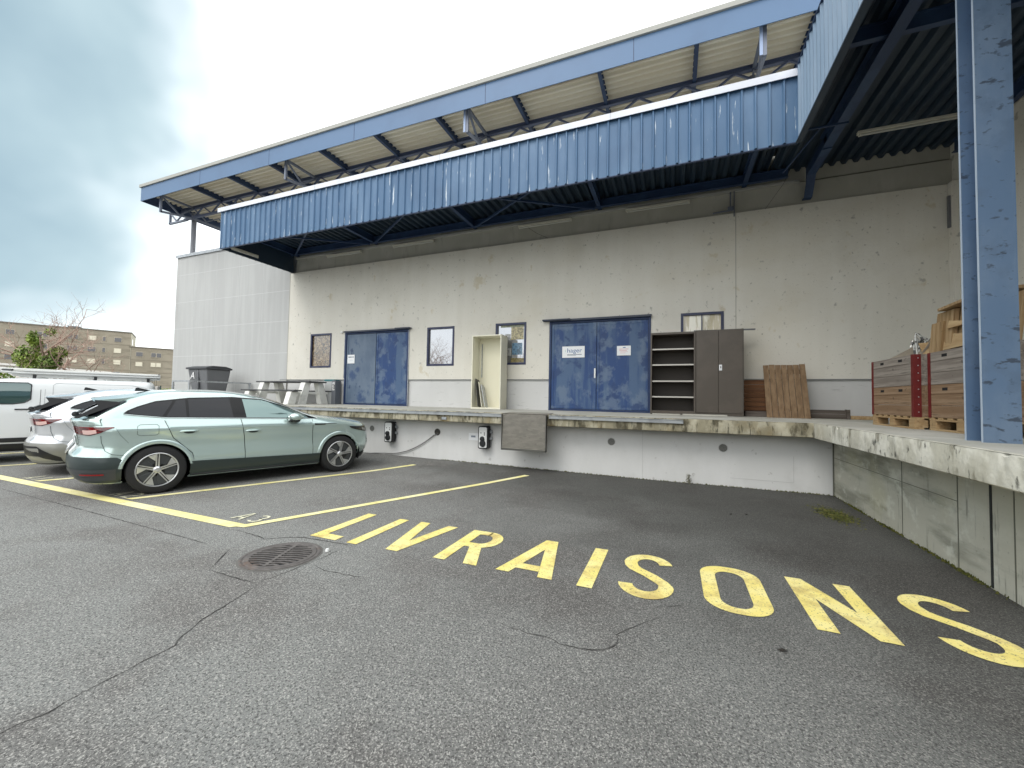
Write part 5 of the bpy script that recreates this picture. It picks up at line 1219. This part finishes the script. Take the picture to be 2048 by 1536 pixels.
ev_car((-7.08-nx*.885-2.62, 3.62-ny*.885+.43, 0), HD, 'silver white estate car between the mint green car and the van', silverw, mat('silver_lower', (.30, .30, .275), .4, .4), True, G)

# ---- van
VAN = [(.22, .06, 4.30, .80, .25, .6), (.30, .02, 4.40, .86, .25, .7), (.45, -.03, 4.46, .90, .25, .75), (.60, -.03, 4.46, .91, .25, .75), (.8, .0, 4.42, .915, .25, .75), (.98, .0, 4.30, .915, .25, .8),
       (1.06, .0, 4.12, .912, .25, .8), (1.14, .005, 3.85, .90, .25, .6), (1.22, .01, 3.62, .885, .25, .5), (1.40, .02, 3.32, .86, .24, .45), (1.58, .04, 3.00, .825, .22, .42), (1.67, .06, 2.74, .785, .2, .42),
       (1.715, .09, 2.5, .73, .2, .4), (1.745, .15, 2.2, .62, .2, .3), (1.752, .4, 1.9, .4, .2, .2)]
def van(loc, rz):
    tab = catm(VAN, 3); B = Body(tab, 3.2); root = empty('delivery_van', loc, rz, 'white panel van with roof rack, farthest left of the parked vehicles', 'van')
    vw = mat('van_white', (.72, .74, .74), .35, coat=.6)
    o = sc_(B.shell([t_[0] for t_ in tab]), 1).build('body', [vw, dark], root, True, local=True)
    global CS; old = CS; CS = 1.
    cut_arches(o, [(.72, .33), (3.50, .33)], .38, 1); arch_liner(root, [(.72, .33), (3.50, .33)], .39, .58, .88, 1)
    o.data.set_sharp_from_angle(angle=R(40))
    silver = mat('rim_silver', (.72, .73, .74), .28, .85)
    for cx in (.72, 3.5):
        for sy in (-1, 1): wheel(root, cx, sy*.79, .33, sy, silver, black, .92)
    gl2 = mat('van_glass', (.06, .11, .105), .03, .3, spec=1., coat=1.)
    for sy in (-1, 1):
        zb = lambda x: interp([(2.02, 1.29), (2.10, 1.235), (2.25, 1.205), (3.3, 1.19)], x); zt = lambda x: interp([(2.02, 1.60), (2.06, 1.635), (2.6, 1.63), (2.85, 1.56), (3.3, 1.21)], x)
        w_ = side_patch(B, lambda v: 2.02+.0*v, lambda v: 3.28, zb, zt, sy, .006, 8, 30).build('door_window', gl2, root, True, local=True, fix=False)
        surf_tube(B, [(2.02, 1.30), (2.02, 1.60), (2.07, 1.638), (2.6, 1.633), (2.85, 1.565), (3.28, 1.215), (2.25, 1.202), (2.10, 1.232), (2.02, 1.30)], .010, sy, 6, .004, 4).build('window_seal', black, root, True, local=True)
        dr = side_patch(B, lambda v: 1.90, lambda v: 3.05, .42, 1.19, sy, .003, 14, 10).build('front_door', vw, root, True, local=True, fix=False)
        surf_tube(B, [(1.89, .42), (1.89, 1.70)], .004, sy, 5, .001).build('door_seam', dark, root, True, local=True)
        surf_tube(B, [(1.83, 1.72), (1.83, .42)], .003, sy, 5, .001).build('door_seam', mat('seam_grey', (.25, .26, .26), .5), root, True, local=True)
        mb = MB(); mb.tube([(1.98, sy*(B.y(2, 1.09)+.012), 1.095), (2.22, sy*(B.y(2, 1.09)+.014), 1.095)], .013, 8); mb.build('door_handle', black, dr, True, local=True)
        surf_tube(B, [(1.72, 1.25), (1.72, 1.60), (1.68, 1.645), (.5, 1.635), (.25, 1.58), (.12, 1.45), (.10, 1.2), (.10, .95), (1.72, .95), (1.72, 1.25)], .006, sy, 6, -.001, 4).build('pressed_panel_line', mat('seam_lgrey', (.45, .46, .46), .5), root, True, local=True)
        side_patch(B, lambda v: 1.10, lambda v: 3.12, .24, .40, sy, .010, 6, 12).build('sill_cladding', black, root, True, local=True, fix=False)
        side_patch(B, lambda v: 1.12, lambda v: 3.10, .43, .52, sy, .014, 4, 12).build('rub_strip', black, root, True, local=True, fix=False)
        side_patch(B, lambda v: .0+.03, lambda v: .12, .95, 1.35, sy, .006, 6, 4).build('tail_light', mat('tail_light_red', (.22, .008, .012), .08), root, True, local=True, fix=False)
        q = empty('mirror'); q.parent = root; q.location = (3.15, sy*1.0, 1.22); MB().box(-.07, .07, -.10, .10, -.09, .12).build('shell', black, q, local=True, bevel=.03)
    MB().box(-.035, -.01, -.75, .75, 1.25, 1.65).build('rear_window', gl2, root, local=True)
    rows = []; e = 2/B.p
    for k in range(17):
        a = R(lerp(-58, 58, k/16)); sg = 1 if a > 0 else -1
        rows.append([((f_-Lf*(1-math.cos(a)**e))+.008, hw*abs(math.sin(a))**e*sg, z+.004) for z, (r_, f_, hw, Lr, Lf) in [(z, B.row(z)) for z in (1.2, 1.3, 1.4, 1.5, 1.6, 1.68)]])
    MB().grid(rows).build('windscreen', gl2, root, True, local=True, fix=False)
    # roof rack
    rk = empty('roof_rack'); rk.parent = root; rk.location = (0, 0, -.065); m_ = mat('rack_alu', (.50, .51, .50), .4, .5)
    for sy in (-1, 1):
        mb = MB(); mb.tube([(-.02, sy*.62, 1.91), (2.2, sy*.62, 1.91), (2.45, sy*.60, 1.93)], .022, 8); mb.tube([(-.02, sy*.62, 1.955), (2.15, sy*.62, 1.96)], .016, 8); mb.bar((-.02, sy*.60, 1.87), (2.3, sy*.60, 1.87), .02, .05); mb.build('side_rail', m_, rk, True, local=True)
    for x in (.05, .42, .80, 1.18, 1.55, 1.95, 2.25): MB().bar((x, -.62, 1.88), (x, .62, 1.88), .045, .03).build('cross_bar', m_, rk, local=True)
    for x in (.2, 1.1, 2.0):
        for sy in (-1, 1): MB().bar((x, sy*.62, 1.78), (x, sy*.62, 1.88), .05, .05).build('foot', black, rk, local=True)
    MB().tube([(.0, .3, 1.95), (2.6, .32, 1.97)], .055, 12).build('pipe_carrier', mat('pipe_white', (.55, .55, .52), .5), rk, True, local=True)
    MB().tube([(2.3, .62, 1.97), (2.6, .1, 1.985), (2.55, -.4, 1.97)], .02, 8).build('front_roller', black, rk, True, local=True)
    CS = old
    return root
d0 = Vector((.3636, .9315))
nrm = Vector((nx, ny)); P0 = Vector((-12.62, 3.3))
pos = P0+d0*2.80-nrm*.91
van((pos.x, pos.y, 0), HD+math.pi)

# ================================================================== background
brick = mat('apartment_render', (.26, .23, .175), .9, layers=[((.32, .285, .22), .2, (1, 1, 1), .4, .6, .7, 4), ((.15, .135, .10), .5, (.6, .6, 3), .5, .7, .6, 4)])
def apt(name, A, u_, L, depth, h, label, wins, base=0., side=None):
    A = Vector(A); u_ = Vector(u_).normalized(); v_ = Vector((-u_.y, u_.x))      # away from the camera
    if (A+v_).length < A.length: v_ = -v_
    root = empty(name, (A.x, A.y, 0), 0, label, 'building')
    def P(s, d_, z): q = A+u_*s+v_*d_; return (q.x, q.y, z)
    def bx(mb, s0, s1, d0_, d1_, z0, z1):
        vs = [P(s, d_, z) for s in (s0, s1) for d_ in (d0_, d1_) for z in (z0, z1)]
        mb.add(vs, [(0, 1, 3, 2), (4, 6, 7, 5), (0, 4, 5, 1), (2, 3, 7, 6), (0, 2, 6, 4), (1, 5, 7, 3)]); return mb
    bx(MB(), 0, L, 0, depth, base, h).build('wall', brick, root)
    bx(MB(), -.3, L+.1, -.1, depth+.1, h, h+.25).build('roof_edge', mat('roof_edge_brown', (.13, .115, .09), .8), root)
    mb = MB()
    for z in range(1, int(h/2.8)+1): bx(mb, 0, L, -.06, 0, h-.9-z*2.7+1.0, h-.9-z*2.7+1.12)
    mb.build('floor_band', mat('band_brown', (.25, .22, .17), .9), root)
    for (s0, s1, z0, z1, kind) in wins:
        w_ = empty('window', (0, 0, 0)); w_.parent = root; w_.location = Vector(P(s0, 0, z0))-root.location
        bx(MB(), s0, s1, -.08, -.0, z0, z1).build('frame', mat('apt_frame', (.40, .36, .28) if kind == 0 else (.5, .48, .42), .7), w_)
        m_ = (mat('apt_glass', (.05, .05, .055), .15, spec=.8), mat('apt_blind', (.62, .58, .46), .7), mat('apt_blue', (.16, .22, .30), .4))[kind]
        n_ = max(1, int((s1-s0)/.75)); st = (s1-s0)/n_
        for k in range(n_): bx(MB(), s0+k*st+.08, s0+(k+1)*st-.08, -.12, -.085, z0+.08, z1-.08).build('pane', m_, w_)
    return root, bx
wins = []
for c, (s0, s1) in enumerate([(-13.5, -12), (-9.5, -8.2), (-6, -4.6), (-2.5, -1.0), (.7, 1.9), (4.6, 6.2), (8.7, 10.2), (11.5, 12.8), (13.65, 14.2), (15.4, 16.6)]):
    for r_, (z0, z1) in enumerate([(11.9, 12.9), (9.55, 10.6), (7.1, 8.15), (4.6, 5.7)]):
        kind = 0
        if (c, r_) in ((7, 0), ): kind = 2
        if (c + r_*3) % 5 == 2 or (r_ == 2 and c in (6, 7, 9)): kind = 1
        wins.append((s0+15, s1+15, z0, z1, kind))
U = (Vector((-108.67, 49.52))-Vector((-117.44, 33.87))).normalized()
A_ = Vector((-117.44, 33.87))-U*15
root, bx = apt('apartment_building', A_, U, 15+18.0, 9, 14.0, 'long brown flat-roofed apartment block behind the bare tree', wins)
bx(MB(), 15+8.3, 15+10.1, 2, 5, 14.26, 14.75).build('roof_plant', mat('plant_grey', (.12, .12, .12), .8), root)
MB_ = bx(MB(), 33.0, 33.08, 1.5, 3.0, 11.6, 12.9); MB_.build('end_window', mat('apt_glass', (.05, .05, .055), .15), root)
pale = mat('apartment_pale_end', (.42, .40, .31), .9); bx(MB(), 32.99, 33.05, -.01, 9.01, 0, 14.01).build('end_wall', pale, root)
A2 = A_+U*33.1
wins2 = []
for c, (s0, s1) in enumerate([(.75, 1.95), (3.2, 5.0), (8.0, 9.2), (11, 12.8), (15, 16.5)]):
    for r_, (z0, z1) in enumerate([(9.1, 10.15), (6.95, 7.95), (4.5, 5.5)]): wins2.append((s0, s1, z0, z1, 1 if (c == 1 and r_ == 1) or (c == 0 and r_ == 1) else 0))
apt('apartment_building', A2, U, 24, 8, 11.0, 'lower brown apartment wing next to the warehouse corner', wins2)
# low white hall
mb = MB(); a = Vector((-62.3, 18.1)); b_ = Vector((-70.9, 30.0)); uu = (b_-a).normalized(); a2 = a-uu*14; vv = Vector((-uu.y, uu.x)); vv = vv if (a+vv).length > a.length else -vv
lh = empty('low_hall', (a2.x, a2.y, 0), 0, 'low white flat building in front of the apartment block', 'building')
def pr(s, d_): q = a2+uu*s+vv*d_; return (q.x, q.y)
L_ = (b_-a2).length
poly = [pr(0, 0), pr(L_, 0), pr(L_, 8), pr(0, 8)]
mb.prism(poly, 0, 3.9, 2); mb.build('wall', mat('hall_white', (.62, .58, .53), .8), lh)
mb = MB(); mb.prism([pr(-.3, -.3), pr(L_+.3, -.3), pr(L_+.3, 8.3), pr(-.3, 8.3)], 3.905, 4.1, 2); mb.build('roof', mat('hall_roof', (.66, .64, .60), .7), lh)
mb = MB()
for s_ in (3, 8, 13, 18, 23): mb.prism([pr(s_, -.03), pr(s_+1.8, -.03), pr(s_+1.8, 0), pr(s_, 0)], 1.2, 2.6, 2)
mb.build('windows', mat('apt_glass', (.05, .05, .055), .15), lh)
# foliage helpers
def leaves(mb, c, rad, n, s0, s1, shell=.0):
    for i in range(n):
        v = Vector((random.gauss(0, 1), random.gauss(0, 1), random.gauss(0, 1))).normalized()*(random.random()**(1/2.2))
        p = Vector(c)+Vector((v.x*rad[0], v.y*rad[1], v.z*rad[2])); s = random.uniform(s0, s1)
        a = Vector((random.gauss(0, 1), random.gauss(0, 1), random.gauss(0, 1))).normalized(); b = a.orthogonal().normalized()
        mb.face([p-a*s, p+b*s*.5, p+a*s, p-b*s*.5])
ivy = mat("ivy_leaves", (.13, .20, .035), .6, layers=[((.24, .32, .05), 1.2, (1, 1, 1), .4, .6, .9, 3), ((.02, .035, .01), 3, (1, 1, 1), .5, .7, .8, 3)])
barkm = mat('bark', (.20, .165, .14), .9, layers=[((.30, .25, .21), 6, (1, 1, 1), .4, .6, .8, 4)])
redtwig = mat('budding_twigs', (.34, .24, .19), .9, layers=[((.44, .30, .24), 2, (1, 1, 1), .4, .6, .8, 3)])
hedgem = mat('hedge_leaves', (.06, .13, .015), .6, layers=[((.22, .30, .03), 1.5, (1, 1, 1), .42, .6, .9, 3)])
def branch(mb, p, d_, L, r_, depth, tips):
    n = 4; pts = [p]; dd = d_.copy()
    for i in range(n):
        dd = (dd+Vector((random.gauss(0, .16), random.gauss(0, .16), random.gauss(.03, .12)))).normalized(); pts.append(pts[-1]+dd*L/n)
    mb.tube(pts, r_, 5 if depth > 2 else 3, False, r_*.55)
    if depth == 0: tips.append(pts[-1]); return
    for k in range(3 if depth > 1 else 4):
        q = pts[random.randint(2, n)]; a = Vector((random.gauss(0, 1), random.gauss(0, 1), random.gauss(.25, .7))).normalized()
        branch(mb, q, (dd*.75+a*.85).normalized(), L*random.uniform(.55, .8), r_*.5, depth-1, tips)
def bare_tree(x, y, h, label, group, seed, ivy_=False, z0=0):
    random.seed(seed); root = empty('bare_tree', (x, y, z0), 0, label, 'tree', group)
    mb = MB(); tips = []; mb.tube([(x, y, z0), (x+.05, y, z0+h*.15), (x, y, z0+h*.28)], h*.028, 10, True, h*.022); tr = mb.build('trunk', barkm, root, True)
    mb = MB()
    for k in range(6):
        a = k*1.05+random.uniform(-.3, .3); branch(mb, Vector((x, y, z0+h*random.uniform(.18, .28))), Vector((math.cos(a)*.75, math.sin(a)*.75, random.uniform(.35, .9))).normalized(), h*.34, h*.0125, 4, tips)
    mb.build('crown', redtwig, root, False, fix=False)
    if ivy_:
        mb = MB()
        for (dx, zz, rx, rz, n) in ((-.45, 2.95, .42, .55, 800), (-.52, 3.55, .22, .40, 260), (-.15, 2.35, .60, .35, 700), (.50, 2.75, .40, .32, 600), (.85, 3.15, .32, .28, 400), (-.05, 3.75, .22, .35, 220), (.15, 4.1, .2, .2, 100)):
            leaves(mb, (x+.62+dx*.95, y-.55+random.uniform(-.3, .3)+dx*.35, zz), (rx, rx, rz), n, .04, .09)
        mb.build('ivy', ivy, root, fix=False)
    return root
bare_tree(-26.6, 9.3, 6.0, 'bare tree with reddish twigs and green ivy behind the van', None, 11, True)
def hedge(x0, x1, y0, y1, h, label, n, seed, hm=None):
    random.seed(seed); root = empty('hedge', ((x0+x1)/2, (y0+y1)/2, 0), 0, label, 'hedge'); mb = MB()
    for i in range(n):
        x = random.uniform(x0, x1); y = random.uniform(y0, y1); hh = h*(1+.10*math.sin(x*1.7+y)+.05*math.sin(x*5)); z = hh*math.sqrt(random.random()); s = random.uniform(.04, .08)
        a = Vector((random.gauss(0, 1), random.gauss(0, 1), random.gauss(0, 1))).normalized(); b = a.orthogonal().normalized(); p = Vector((x, y, z)); mb.face([p-a*s, p+b*s*.5, p+a*s, p-b*s*.5])
    mb.build('foliage', hm or hedgem, root, fix=False)
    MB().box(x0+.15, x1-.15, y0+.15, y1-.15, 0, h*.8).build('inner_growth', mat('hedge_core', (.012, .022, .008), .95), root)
hedge(-34, -22.5, 5.6, 7.0, 2.3, 'clipped green hedge behind the van at the left edge', 16000, 3)
hedge(-33, -26.5, 13.2, 14.2, 1.75, 'yellow green hedge beside the warehouse corner', 7000, 5)
fe = empty('metal_fence', (-28, 13, 0), 0, 'black metal fence in front of the hedge at the warehouse corner', 'fence')
mb = MB(); mb.bar((-30, 12.6, 2.28), (-25, 12.6, 2.28), .05, .05); mb.bar((-30, 12.6, .5), (-25, 12.6, .5), .05, .05); mb.build('rail', black, fe)
for x in (-30, -28.6, -27.2, -25.8): MB().bar((x, 12.6, 0), (x, 12.6, 2.28), .07, .07).build('post', black, fe)
mb = MB()
for i in range(30): mb.bar((-29.9+i*.165, 12.6, .5), (-29.9+i*.165, 12.6, 2.25), .012, .012)
mb.build('bars', black, fe)
# trees on the far side of the yard, behind the viewpoint (they are what the windows mirror)
proto = bare_tree(-22, -17, 9, 'bare tree across the yard behind the viewpoint', 'bare trees across the yard', 21)
for i, (x, y, a) in enumerate([(-28, -18, 1.), (-34.5, -16, 2.2), (-41, -17, 3.9), (-15, -18.5, 5.), (-8, -19, 2.9), (-48, -15, .5)]):
    c = copy_tree(proto); c.location = (x, y, 0); c.rotation_euler.z = a
random.seed(99)
hedge(-60, 5, -22, -20.5, 5.2, 'tall brown hedge across the yard behind the viewpoint', 26000, 8, mat('dry_beech', (.20, .10, .045), .8, layers=[((.34, .20, .09), 1.5, (1, 1, 1), .42, .6, .9, 3)]))
